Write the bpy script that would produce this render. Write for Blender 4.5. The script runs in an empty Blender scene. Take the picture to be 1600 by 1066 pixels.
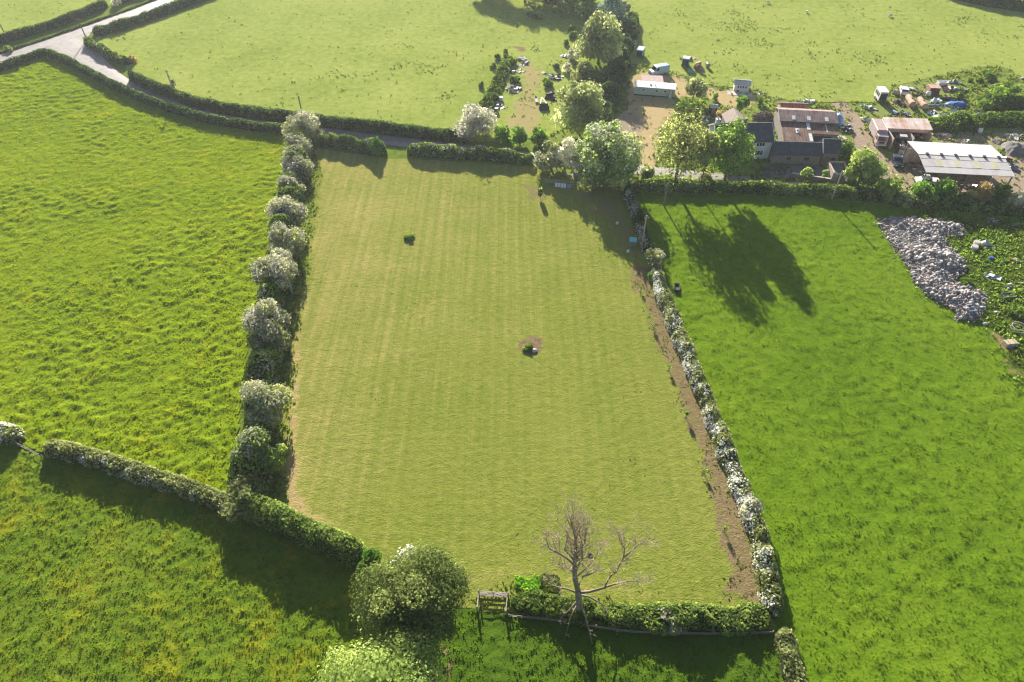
import bpy, math, random
import numpy as np
from mathutils import Vector, Matrix

random.seed(7)
RNG = np.random.default_rng(11)
C = bpy.context.scene.collection
SC = bpy.context.scene
R = math.radians
PI = math.pi

# ------------------------------------------------------------------ survey of the place
# The drone hangs 76 m above flat ground, looking north and 45 degrees down. Positions were
# surveyed from the photograph: G() turns a sighting into a point on the ground (or at height z).
FPX, CAMH, TH = 1067.0, 76.0, R(45)
CT, ST = math.cos(TH), math.sin(TH)
def G(u, v, z=0.0):
    a = (u - 800) / FPX; b = (v - 533) / FPX
    t = (CAMH - z) / (ST + b * CT)
    return Vector((t * a, t * (CT - b * ST), z))
def dist_at(u, v, z=0.0):
    return (CAMH - z) / (ST + (v - 533) / FPX * CT)
def PXY(x, y, z=0.0):
    d = z - CAMH
    Z = y * CT - d * ST; Yu = y * ST + d * CT
    Z = np.where(Z < 1, 1, Z)
    return 800 + FPX * x / Z, 533 - FPX * Yu / Z
def poly(pts):
    return np.array([G(u, v)[:2] for u, v in pts])
def pip(pl, x, y):
    ins = np.zeros(x.shape, bool)
    n = len(pl); j = n - 1
    for i in range(n):
        xi, yi = pl[i]; xj, yj = pl[j]
        c = ((yi > y) != (yj > y)) & (x < (xj - xi) * (y - yi) / ((yj - yi) + 1e-12) + xi)
        ins ^= c; j = i
    return ins

# ------------------------------------------------------------------ noise
def _h(ix, iy, seed):
    n = (ix.astype(np.int64) * 374761393 + iy.astype(np.int64) * 668265263 + seed * 144269504) & 0xffffffff
    n = ((n ^ (n >> 13)) * 1274126177) & 0xffffffff
    return ((n ^ (n >> 16)) & 0xffff) / 65535.0
def vn(x, y, seed=0):
    x = np.asarray(x, float); y = np.asarray(y, float)
    ix = np.floor(x); iy = np.floor(y); fx = x - ix; fy = y - iy
    fx = fx * fx * (3 - 2 * fx); fy = fy * fy * (3 - 2 * fy)
    a = _h(ix, iy, seed); b = _h(ix + 1, iy, seed); c = _h(ix, iy + 1, seed); d = _h(ix + 1, iy + 1, seed)
    return (a * (1 - fx) + b * fx) * (1 - fy) + (c * (1 - fx) + d * fx) * fy
def fbm(x, y, s, oct=3, seed=0):
    r = 0; a = 1; t = 0
    for o in range(oct):
        ca, sa = math.cos(o * 1.1 + seed), math.sin(o * 1.1 + seed)
        r = r + a * vn((x * ca - y * sa) / s + 17.3 * o, (x * sa + y * ca) / s - 9.1 * o, seed + o)
        t += a; a *= .5; s *= .5
    return r / t
def sstep(a, b, x):
    t = np.clip((x - a) / (b - a), 0, 1); return t * t * (3 - 2 * t)
def soft(pl, x, y, r=1.0, seed=3):
    jx = (fbm(x, y, 2.2, 3, seed) - .5) * r * 3; jy = (fbm(x, y, 2.2, 3, seed + 5) - .5) * r * 3
    m = 0
    for k in range(6):
        m = m + pip(pl, x + jx + r * math.cos(k * 1.05), y + jy + r * math.sin(k * 1.05))
    return m / 6.0
def near_line(pts, x, y):
    d = np.full(x.shape, 1e9)
    for (ax, ay), (bx, by) in zip(pts[:-1], pts[1:]):
        vx, vy = bx - ax, by - ay; L = vx * vx + vy * vy + 1e-9
        t = np.clip(((x - ax) * vx + (y - ay) * vy) / L, 0, 1)
        d = np.minimum(d, np.hypot(x - ax - t * vx, y - ay - t * vy))
    return d

# ------------------------------------------------------------------ objects
def link(o, parent=None):
    C.objects.link(o)
    if parent is not None: o.parent = parent
    return o
def tag(o, label=None, cat=None, group=None, kind=None):
    if label: o['label'] = label
    if cat: o['category'] = cat
    if group: o['group'] = group
    if kind: o['kind'] = kind
    return o
def thing(name, label, cat, loc=(0, 0, 0), rz=0.0, group=None):
    o = bpy.data.objects.new(name, None); o.empty_display_size = .5
    link(o); o.location = loc; o.rotation_euler = (0, 0, rz)
    return tag(o, label, cat, group)
def arr_mesh(name, V, F, mats, midx=None, attrs=None, smooth=False):
    V = np.asarray(V, np.float32); F = np.asarray(F, np.int32)
    me = bpy.data.meshes.new(name)
    n, k = F.shape
    me.vertices.add(len(V)); me.vertices.foreach_set('co', V.ravel())
    me.loops.add(n * k); me.loops.foreach_set('vertex_index', F.ravel())
    me.polygons.add(n)
    me.polygons.foreach_set('loop_start', np.arange(n, dtype=np.int32) * k)
    for m in (mats if isinstance(mats, (list, tuple)) else [mats]): me.materials.append(m)
    if midx is not None: me.polygons.foreach_set('material_index', np.asarray(midx, np.int32))
    for an, (dom, arr) in (attrs or {}).items():
        a = me.attributes.new(an, 'FLOAT', dom); a.data.foreach_set('value', np.asarray(arr, np.float32))
    me.update(calc_edges=True)
    if smooth: me.polygons.foreach_set('use_smooth', np.ones(n, bool))
    return me
def arr_obj(name, V, F, mats, parent=None, loc=None, **kw):
    me = arr_mesh(name, V, F, mats, **kw)
    o = bpy.data.objects.new(name, me)
    if loc is not None: o.location = loc
    return link(o, parent)

class B:
    """collects boxes, prisms and tubes, then becomes ONE mesh object"""
    def __init__(s): s.v = []; s.f = []; s.m = []
    def add(s, vs, fs, m=0, M=None):
        k = len(s.v)
        for p in vs:
            p = Vector(p); s.v.append(M @ p if M is not None else p)
        for f in fs: s.f.append([k + i for i in f]); s.m.append(m)
        return s
    def box(s, x0, x1, y0, y1, z0, z1, m=0, M=None, tx=0, ty=0):
        vs = [(x0, y0, z0), (x1, y0, z0), (x1, y1, z0), (x0, y1, z0),
              (x0 + tx, y0 + ty, z1), (x1 - tx, y0 + ty, z1), (x1 - tx, y1 - ty, z1), (x0 + tx, y1 - ty, z1)]
        return s.add(vs, [(3, 2, 1, 0), (4, 5, 6, 7), (0, 1, 5, 4), (1, 2, 6, 5), (2, 3, 7, 6), (3, 0, 4, 7)], m, M)
    def prism(s, prof, x0, x1, m=0, M=None, caps=True, inset=0.0):
        n = len(prof)
        cy = sum(p[0] for p in prof) / n; cz = sum(p[1] for p in prof) / n
        vs = [(x0, y, z) for y, z in prof] + [(x1, y, z) for y, z in prof]
        fs = [(i, (i + 1) % n, n + (i + 1) % n, n + i) for i in range(n)]
        if caps: fs += [tuple(range(n - 1, -1, -1)), tuple(range(n, 2 * n))]
        return s.add(vs, fs, m, M)
    def tube(s, pts, rad, n=6, m=0, M=None, cap=True):
        pts = [Vector(p) for p in pts]
        if not isinstance(rad, (list, tuple)): rad = [rad] * len(pts)
        vs = []; fs = []
        for i, p in enumerate(pts):
            d = (pts[min(i + 1, len(pts) - 1)] - pts[max(i - 1, 0)])
            if d.length < 1e-6: d = Vector((0, 0, 1))
            d.normalize()
            a = d.cross(Vector((0, 0, 1)) if abs(d.z) < .9 else Vector((1, 0, 0))).normalized(); b = d.cross(a)
            for k in range(n):
                t = 2 * PI * k / n
                vs.append(p + (a * math.cos(t) + b * math.sin(t)) * rad[i])
        for i in range(len(pts) - 1):
            for k in range(n):
                fs.append((i * n + k, i * n + (k + 1) % n, (i + 1) * n + (k + 1) % n, (i + 1) * n + k))
        if cap:
            fs.append(tuple(range(n - 1, -1, -1))); fs.append(tuple((len(pts) - 1) * n + k for k in range(n)))
        return s.add(vs, fs, m, M)
    def cyl(s, p0, p1, r0, r1=None, n=14, m=0, M=None):
        return s.tube([p0, p1], [r0, r0 if r1 is None else r1], n, m, M)
    def wheel(s, c, r, w, m=0, n=16, M=None):      # axis along local x
        c = Vector(c)
        return s.tube([c - Vector((w / 2, 0, 0)), c - Vector((w * .35, 0, 0)), c + Vector((w * .35, 0, 0)), c + Vector((w / 2, 0, 0))],
                      [r * .86, r, r, r * .86], n, m, M)
    def build(s, name, mats, parent=None, loc=None, smooth=False, bevel=0.0):
        me = bpy.data.meshes.new(name)
        me.from_pydata([tuple(p) for p in s.v], [], s.f)
        for m in (mats if isinstance(mats, (list, tuple)) else [mats]): me.materials.append(m)
        me.polygons.foreach_set('material_index', np.array(s.m, np.int32))
        if smooth: me.polygons.foreach_set('use_smooth', np.ones(len(s.f), bool))
        me.update()
        o = bpy.data.objects.new(name, me)
        if loc is not None: o.location = loc
        if bevel:
            md = o.modifiers.new('edge', 'BEVEL'); md.width = bevel; md.segments = 2; md.limit_method = 'ANGLE'
        return link(o, parent)

# ------------------------------------------------------------------ materials
def _mat(name):
    m = bpy.data.materials.new(name); m.use_nodes = True
    nt = m.node_tree; nt.nodes.clear()
    out = nt.nodes.new('ShaderNodeOutputMaterial')
    return m, nt, nt.nodes, nt.links, out
def rgba(c): return (c[0], c[1], c[2], 1)
def ramp(N, cols, const=False):
    r = N.new('ShaderNodeValToRGB'); e = r.color_ramp.elements
    while len(e) < len(cols): e.new(.5)
    for i, (p, c) in enumerate(cols): e[i].position = p; e[i].color = rgba(c)
    if const: r.color_ramp.interpolation = 'CONSTANT'
    return r
def noise(N, L, vec, scale, det=4, rough=.6):
    n = N.new('ShaderNodeTexNoise'); n.inputs['Scale'].default_value = scale
    n.inputs['Detail'].default_value = det; n.inputs['Roughness'].default_value = rough
    if vec is not None: L.new(vec, n.inputs['Vector'])
    return n
def mapping(N, L, vec, scale=(1, 1, 1), rot=0.0):
    m = N.new('ShaderNodeMapping'); m.inputs['Scale'].default_value = scale
    m.inputs['Rotation'].default_value = (0, 0, rot); L.new(vec, m.inputs['Vector']); return m
def mixc(N, L, fac, a, b, mode='MIX'):
    m = N.new('ShaderNodeMix'); m.data_type = 'RGBA'; m.blend_type = mode
    for sock, val in ((m.inputs[0], fac), (m.inputs[6], a), (m.inputs[7], b)):
        if isinstance(val, (int, float)): sock.default_value = val
        elif isinstance(val, tuple): sock.default_value = rgba(val)
        else: L.new(val, sock)
    return m.outputs[2]
def math_(N, L, op, a, b=None, clamp=False):
    m = N.new('ShaderNodeMath'); m.operation = op; m.use_clamp = clamp
    for i, v in enumerate((a, b)):
        if v is None: continue
        if isinstance(v, (int, float)): m.inputs[i].default_value = v
        else: L.new(v, m.inputs[i])
    return m.outputs[0]
def mrange(N, L, v, a, b, c=0.0, d=1.0):
    m = N.new('ShaderNodeMapRange'); m.interpolation_type = 'SMOOTHSTEP'
    L.new(v, m.inputs['Value'])
    for k, x in zip(('From Min', 'From Max', 'To Min', 'To Max'), (a, b, c, d)): m.inputs[k].default_value = x
    return m.outputs['Result']
def bump(N, L, h, strength, dist=.1):
    b = N.new('ShaderNodeBump'); b.inputs['Strength'].default_value = strength; b.inputs['Distance'].default_value = dist
    L.new(h, b.inputs['Height']); return b.outputs['Normal']

def plain(name, c1, c2=None, scale=2.0, rough=.8, metal=0.0, bmp=0.0, stretch=(1, 1, 1), c3=None, spec=.3):
    """weathered surface: two or three colours in noise over the object's own coordinates"""
    m, nt, N, L, out = _mat(name)
    p = N.new('ShaderNodeBsdfPrincipled'); p.inputs['Roughness'].default_value = rough; p.inputs['Metallic'].default_value = metal
    p.inputs['Specular IOR Level'].default_value = spec
    tc = N.new('ShaderNodeTexCoord'); mp = mapping(N, L, tc.outputs['Object'], stretch)
    n = noise(N, L, mp.outputs[0], scale, 6, .65)
    c2 = c2 or tuple(x * .7 for x in c1)
    cols = [(.32, c2), (.62, c1)] if c3 is None else [(.28, c2), (.5, c1), (.72, c3)]
    r = ramp(N, cols); L.new(n.outputs['Fac'], r.inputs['Fac']); L.new(r.outputs[0], p.inputs['Base Color'])
    if bmp: L.new(bump(N, L, n.outputs['Fac'], bmp, .05), p.inputs['Normal'])
    L.new(p.outputs[0], out.inputs[0]); return m
def sheet_metal(name, c1, c2, c3, pitch=.3, axis='X', rough=.75, streak=(3.0, .35, .35), nscale=1.0):
    """corrugated sheets with rust streaks down the slope"""
    m, nt, N, L, out = _mat(name)
    p = N.new('ShaderNodeBsdfPrincipled'); p.inputs['Roughness'].default_value = rough; p.inputs['Specular IOR Level'].default_value = .2
    tc = N.new('ShaderNodeTexCoord'); v = tc.outputs['Object']
    n1 = noise(N, L, mapping(N, L, v, streak).outputs[0], nscale, 6, .7)
    n2 = noise(N, L, v, .55, 4, .6)
    s = math_(N, L, 'ADD', math_(N, L, 'MULTIPLY', n1.outputs['Fac'], .65), math_(N, L, 'MULTIPLY', n2.outputs['Fac'], .35))
    r = ramp(N, [(.36, c2), (.5, c1), (.64, c3)]); L.new(s, r.inputs['Fac']); L.new(r.outputs[0], p.inputs['Base Color'])
    w = N.new('ShaderNodeTexWave'); w.bands_direction = axis; w.inputs['Scale'].default_value = .314 / pitch
    L.new(v, w.inputs['Vector'])
    L.new(bump(N, L, w.outputs['Fac'], .22, .04), p.inputs['Normal'])
    L.new(p.outputs[0], out.inputs[0]); return m
def slate_mat(name, c1, c2):
    m, nt, N, L, out = _mat(name)
    p = N.new('ShaderNodeBsdfPrincipled'); p.inputs['Roughness'].default_value = .6
    tc = N.new('ShaderNodeTexCoord'); mp = mapping(N, L, tc.outputs['Object'], (1, 1.2, 1))
    b = N.new('ShaderNodeTexBrick'); b.inputs['Scale'].default_value = 2.2; b.inputs['Mortar Size'].default_value = .012
    b.inputs['Color1'].default_value = rgba(c1); b.inputs['Color2'].default_value = rgba(c2); b.inputs['Mortar'].default_value = rgba(tuple(x * .5 for x in c2))
    L.new(mp.outputs[0], b.inputs['Vector'])
    n = noise(N, L, tc.outputs['Object'], .9, 5)
    col = mixc(N, L, mrange(N, L, n.outputs['Fac'], .45, .75), b.outputs['Color'], tuple(x * 1.5 for x in c1))
    L.new(col, p.inputs['Base Color']); L.new(p.outputs[0], out.inputs[0]); return m
def leaf_mat(name, dark, mid, light, trans=.38, extra=None):
    """leaves: colour by the leaf's own random value, light shining through"""
    m, nt, N, L, out = _mat(name)
    a = N.new('ShaderNodeAttribute'); a.attribute_name = 'rnd'
    cols = [(.1, dark), (.5, mid), (.85, light)]
    if extra: cols += [(extra[0] - .01, light), (extra[0], extra[1])]
    r = ramp(N, cols); L.new(a.outputs['Fac'], r.inputs['Fac'])
    d = N.new('ShaderNodeBsdfDiffuse'); t = N.new('ShaderNodeBsdfTranslucent'); mx = N.new('ShaderNodeMixShader')
    L.new(r.outputs[0], d.inputs['Color'])
    hs = N.new('ShaderNodeHueSaturation'); hs.inputs['Value'].default_value = 1.35; hs.inputs['Saturation'].default_value = 1.1
    hs.inputs['Hue'].default_value = .492
    L.new(r.outputs[0], hs.inputs['Color']); L.new(hs.outputs[0], t.inputs['Color'])
    mx.inputs[0].default_value = trans
    L.new(d.outputs[0], mx.inputs[1]); L.new(t.outputs[0], mx.inputs[2]); L.new(mx.outputs[0], out.inputs[0]); return m
def field_mat(name, dark, mid, light, flower=None, fl_lo=.56, fl_hi=.7, fl_amt=.75, fl_s=2.2, s1=.9, dry=(.30, .255, .10), dirt=(.235, .175, .095), dirt2=(.14, .10, .058),
              bmp=.6, stripes=None, patch=.05, rot=0.0, rough_c=None):
    m, nt, N, L, out = _mat(name)
    g = N.new('ShaderNodeNewGeometry'); v = g.outputs['Position']
    big = noise(N, L, v, patch, 4, .55); med = noise(N, L, v, s1, 5, .65); fine = noise(N, L, v, s1 * 5, 3, .7)
    s = math_(N, L, 'ADD', math_(N, L, 'MULTIPLY', med.outputs['Fac'], .45), math_(N, L, 'ADD', math_(N, L, 'MULTIPLY', big.outputs['Fac'], .3), math_(N, L, 'MULTIPLY', fine.outputs['Fac'], .25)))
    r = ramp(N, [(.36, dark), (.5, mid), (.64, light)]); L.new(s, r.inputs['Fac']); col = r.outputs[0]
    if flower:
        fb = noise(N, L, v, patch * 2.6, 5, .65); ff = noise(N, L, v, fl_s, 4, .8)
        k = math_(N, L, 'ADD', math_(N, L, 'MULTIPLY', fb.outputs['Fac'], .62), math_(N, L, 'MULTIPLY', ff.outputs['Fac'], .38))
        col = mixc(N, L, mrange(N, L, k, fl_lo, fl_hi, 0, fl_amt), col, flower)
    ad = N.new('ShaderNodeAttribute'); ad.attribute_name = 'dry'
    at = N.new('ShaderNodeAttribute'); at.attribute_name = 'dirt'
    if stripes:
        n1 = noise(N, L, mapping(N, L, v, (1, .022, 1), rot).outputs[0], 1.5, 3, .8)
        n2 = noise(N, L, mapping(N, L, v, (.32, 1.2, 1), rot).outputs[0], 2.8, 5, .85)
        n3 = noise(N, L, v, .12, 4, .6)
        k = math_(N, L, 'ADD', math_(N, L, 'ADD', math_(N, L, 'MULTIPLY', n1.outputs['Fac'], .27), math_(N, L, 'MULTIPLY', n2.outputs['Fac'], .46)), math_(N, L, 'MULTIPLY', n3.outputs['Fac'], .42))
        wv = N.new('ShaderNodeTexWave'); wv.bands_direction = 'X'; wv.inputs['Scale'].default_value = .314 / 2.05; wv.inputs['Distortion'].default_value = 2.2; wv.inputs['Detail'].default_value = 2; wv.inputs['Detail Scale'].default_value = 1.2
        L.new(mapping(N, L, v, (1, .06, 1), rot).outputs[0], wv.inputs['Vector'])
        k = math_(N, L, 'ADD', k, math_(N, L, 'MULTIPLY', wv.outputs['Fac'], .03))
        k = math_(N, L, 'ADD', k, math_(N, L, 'MULTIPLY', math_(N, L, 'SUBTRACT', ad.outputs['Fac'], .5), .42))
        col = mixc(N, L, mrange(N, L, k, .50, .96), col, dry)
        st = math_(N, L, 'ADD', math_(N, L, 'MULTIPLY', n1.outputs['Fac'], .6), math_(N, L, 'MULTIPLY', wv.outputs['Fac'], .09))
        rs = ramp(N, [(.20, (.74, .84, .66)), (.50, (1.16, 1.10, 1.12))]); L.new(st, rs.inputs['Fac']); col = mixc(N, L, .55, col, rs.outputs[0], 'MULTIPLY')
        rf = ramp(N, [(.30, (.74, .78, .66)), (.66, (1.18, 1.14, 1.2))]); L.new(n2.outputs['Fac'], rf.inputs['Fac']); col = mixc(N, L, .7, col, rf.outputs[0], 'MULTIPLY')
        veryd = mrange(N, L, math_(N, L, 'ADD', ad.outputs['Fac'], math_(N, L, 'MULTIPLY', med.outputs['Fac'], .5)), 1.18, 1.42)
        col = mixc(N, L, veryd, col, (.36, .275, .125))
    else:
        k = math_(N, L, 'ADD', ad.outputs['Fac'], math_(N, L, 'MULTIPLY', math_(N, L, 'SUBTRACT', med.outputs['Fac'], .5), .9))
        col = mixc(N, L, mrange(N, L, k, .35, .7), col, dry)
    if rough_c:
        ar = N.new('ShaderNodeAttribute'); ar.attribute_name = 'rough'
        k = math_(N, L, 'ADD', ar.outputs['Fac'], math_(N, L, 'MULTIPLY', math_(N, L, 'SUBTRACT', med.outputs['Fac'], .5), 1.2))
        col = mixc(N, L, mrange(N, L, k, .35, .8), col, rough_c)
    dn = noise(N, L, v, 1.7, 6, .7); dr = ramp(N, [(.35, dirt2), (.62, dirt)]); L.new(dn.outputs['Fac'], dr.inputs['Fac'])
    k = math_(N, L, 'ADD', at.outputs['Fac'], math_(N, L, 'MULTIPLY', math_(N, L, 'SUBTRACT', dn.outputs['Fac'], .5), 1.3))
    col = mixc(N, L, mrange(N, L, k, .38, .62), col, dr.outputs[0])
    d = N.new('ShaderNodeBsdfDiffuse'); L.new(col, d.inputs['Color'])
    if bmp:
        hsum = math_(N, L, 'ADD', math_(N, L, 'MULTIPLY', med.outputs['Fac'], .6), math_(N, L, 'MULTIPLY', fine.outputs['Fac'], .4))
        L.new(bump(N, L, hsum, bmp, .35), d.inputs['Normal'])
    L.new(d.outputs[0], out.inputs[0]); return m
# ------------------------------------------------------------------ foliage
def unit(n, rng):
    d = rng.normal(size=(n, 3)); return d / np.linalg.norm(d, axis=1, keepdims=True)
def leaves(P, Nrm, size, rng, spread=.8, up=.25, aspect=.62):
    """one small kite-shaped leaf spray per point"""
    n = len(P)
    nr = Nrm + unit(n, rng) * spread + np.array([0, 0, up])
    nr /= np.linalg.norm(nr, axis=1, keepdims=True) + 1e-9
    t = np.cross(nr, unit(n, rng)); t /= np.linalg.norm(t, axis=1, keepdims=True) + 1e-9
    b = np.cross(nr, t)
    s = (np.asarray(size) * rng.uniform(.6, 1.35, n))[:, None]
    V = np.stack([P - t * s, P + b * s * aspect + t * s * .15, P + t * s, P - b * s * aspect + t * s * .15], 1).reshape(-1, 3)
    F = np.arange(4 * n, dtype=np.int32).reshape(n, 4)
    return V, F
def join(parts):
    V = []; F = []; r = []; k = 0
    for v, f, a in parts:
        V.append(v); F.append(f + k); r.append(a); k += len(v)
    return np.concatenate(V), np.concatenate(F), np.concatenate(r)
def ball(c, rad, rng, nu=12, nv=7, wob=.18):
    """lumpy ball; inside crowns an added filler against see-through light"""
    u = np.linspace(0, 2 * PI, nu, endpoint=False); w = np.linspace(.12, PI - .12, nv)
    uu, ww = np.meshgrid(u, w)
    k = 1 + rng.uniform(-wob, wob, uu.shape)
    P = np.stack([np.cos(uu) * np.sin(ww) * k, np.sin(uu) * np.sin(ww) * k, np.cos(ww) * k], -1).reshape(-1, 3) * np.asarray(rad) + np.asarray(c)
    F = []
    for j in range(nv - 1):
        for i in range(nu):
            F.append((j * nu + i, (j + 1) * nu + i, (j + 1) * nu + (i + 1) % nu, j * nu + (i + 1) % nu))
    return P, np.array(F, np.int32), np.full(len(F), .46)
def lobes_of(R3, nl, rng, lo=.42, hi=.72, rl=(.3, .5)):
    """clumps of uneven size at uneven distances, so the outline is ragged"""
    out = []
    for i in range(nl):
        z = 1 - 2 * (i + .5) / nl; z = min(1, z * .95 + .12)
        a = i * 2.39996 + rng.uniform(-.9, .9); q = math.sqrt(max(0, 1 - z * z))
        r = rng.uniform(*rl) if rng.uniform() < .65 else rng.uniform(rl[0] * .6, rl[0])
        k = rng.uniform(lo, hi) if rng.uniform() < .6 else rng.uniform(hi * .85, max(hi, 1.02 - r * .55))
        d = np.array([q * math.cos(a), q * math.sin(a), z]) * k
        out.append((d * R3, r * float(np.mean(R3))))
    return out
def crown_geo(R3, n, nl, size, rng, lobes=None, core=.6, flat=.9, blossom=0.0, bsize=None, btop=False):
    """leaf sprays over many overlapping clumps; returns foliage and blossom arrays, clump list"""
    R3 = np.asarray(R3, float)
    lb = lobes or lobes_of(R3, nl, rng)
    w = np.array([r * r for _, r in lb]); w /= w.sum()
    Ps = []; Ns = []; cl = []
    for i, (c, r) in enumerate(lb):
        m = max(8, int(n * w[i])); d = unit(m, rng)
        k = 1.04 - np.abs(rng.normal(0, .17, m)); k = np.clip(k, .25, 1.25)
        out = np.exp(rng.normal(0, .13, m))
        Ps.append(c + d * (r * k * out)[:, None] * np.array([1, 1, flat])); Ns.append(d); cl.append(np.full(m, rng.uniform()))
    P = np.concatenate(Ps); Nn = np.concatenate(Ns); cl = np.concatenate(cl)
    keep = np.ones(len(P), bool)                      # drop most leaves buried deep in the neighbours
    for i, (c, r) in enumerate(lb):
        dd = np.linalg.norm((P - c) / np.array([1, 1, flat]), axis=1)
        keep &= ~((dd < r * .62) & (rng.uniform(size=len(P)) < .75))
    P, Nn, cl = P[keep], Nn[keep], cl[keep]
    rnd = np.clip(.34 * rng.uniform(size=len(P)) + .38 * cl + .30 * fbm(P[:, 0] * 1.3 + P[:, 2], P[:, 1] * 1.3, 1.2, 2, 4), 0, 1)
    bl = None
    if blossom > 0:
        f = fbm(P[:, 0] + P[:, 2] * .6, P[:, 1] - P[:, 2] * .4, float(np.mean(R3)) * .55, 3, int(rng.integers(99)))
        f = .5 * f + .32 * rng.uniform(size=len(P))
        if btop: f = f + .10 * (P[:, 2] / R3[2])
        pick = f > np.quantile(f, 1 - blossom)
        pick &= rng.uniform(size=len(P)) < .8
        V, F = leaves(P[pick] + Nn[pick] * .08, Nn[pick], bsize or size * .8, rng, .5, .4, .8)
        bl = (V, F, rng.uniform(size=len(F)))
        P, Nn, rnd = P[~pick], Nn[~pick], rnd[~pick]
    V, F = leaves(P, Nn, size, rng, .6, .3)
    parts = [(V, F, rnd)]
    if core > 0:
        for c, r in lb:
            parts.append(ball(c, np.array([r, r, r * flat]) * core * .6, rng))
        parts.append(ball(np.zeros(3), R3 * .28, rng))
    return join(parts), bl, lb
def limbs(b, base, top, lb, cz, r0, rng, n=None, droop=0):
    """tapered trunk and one curved limb to each clump"""
    mid = Vector((rng.uniform(-.2, .2), rng.uniform(-.2, .2), cz * .5))
    b.tube([base - Vector((0, 0, .1)), base + Vector((0, 0, .35)), mid, top], [r0 * 1.5, r0 * 1.05, r0 * .8, r0 * .45], 8)
    for c, r in (lb[:n] if n else lb):
        e = Vector(c) + Vector((0, 0, cz)); s = mid.lerp(top, rng.uniform(.1, .9))
        k = s.lerp(e, .5) + Vector((rng.uniform(-.3, .3), rng.uniform(-.3, .3), rng.uniform(.0, .5)))
        b.tube([s, k, e], [r0 * .42, r0 * .26, r0 * .1], 5)
        for _ in range(3):
            e2 = e + Vector(unit(1, rng)[0] * r * .9)
            b.tube([k.lerp(e, .6), e.lerp(e2, .5) + Vector((0, 0, .1)), e2], [r0 * .14, r0 * .09, r0 * .03], 4)
TREE_N = 0
def tree(cu, cv, hw, H, rat, n, mat_, label, cat='tree', name='tree', size=.3, nl=11, group=None, blossom=0, bmat=None, bark=None,
         trunk_r=None, core=.6, flat=.9, seed=None, lobes=None, wx=1.0, btop=False, rl=(.3, .5), lo=.42, hi=.72, crown='crown'):
    """a tree whose crown's middle is sighted at (cu, cv), half width hw sighting units, H metres tall"""
    global TREE_N
    TREE_N += 1
    rng = np.random.default_rng(seed or 1000 + TREE_N)
    zc = H * .6
    for _ in range(4):
        rx = hw * dist_at(cu, cv, zc) / FPX; rz = min(rx * rat, H * .54); zc = H - rz
    p = G(cu, cv, zc)
    t = thing(name, label, cat, (p.x, p.y, 0), 0, group)
    R3 = np.array([rx, rx * wx, rz])
    lbx = [(np.array(c) * R3, r * float(np.mean(R3))) for c, r in lobes] if lobes else None
    fol, bl, lb = crown_geo(R3, n, nl, size, rng, lbx, core, flat, blossom, None, btop) if True else None
    V, F, rnd = fol
    arr_obj(crown, V + np.array([0, 0, zc]), F, mat_, t, attrs={'rnd': ('FACE', rnd)})
    if bl is not None:
        arr_obj('blossom', bl[0] + np.array([0, 0, zc]), bl[1], bmat or M['blossom'], t, attrs={'rnd': ('FACE', bl[2])})
    b = B(); limbs(b, Vector((0, 0, 0)), Vector((0, 0, zc + rz * .2)), lb, zc, trunk_r or max(.08, rx * .05), rng)
    b.build('trunk', bark or M['bark'], t)
    return t
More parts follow.
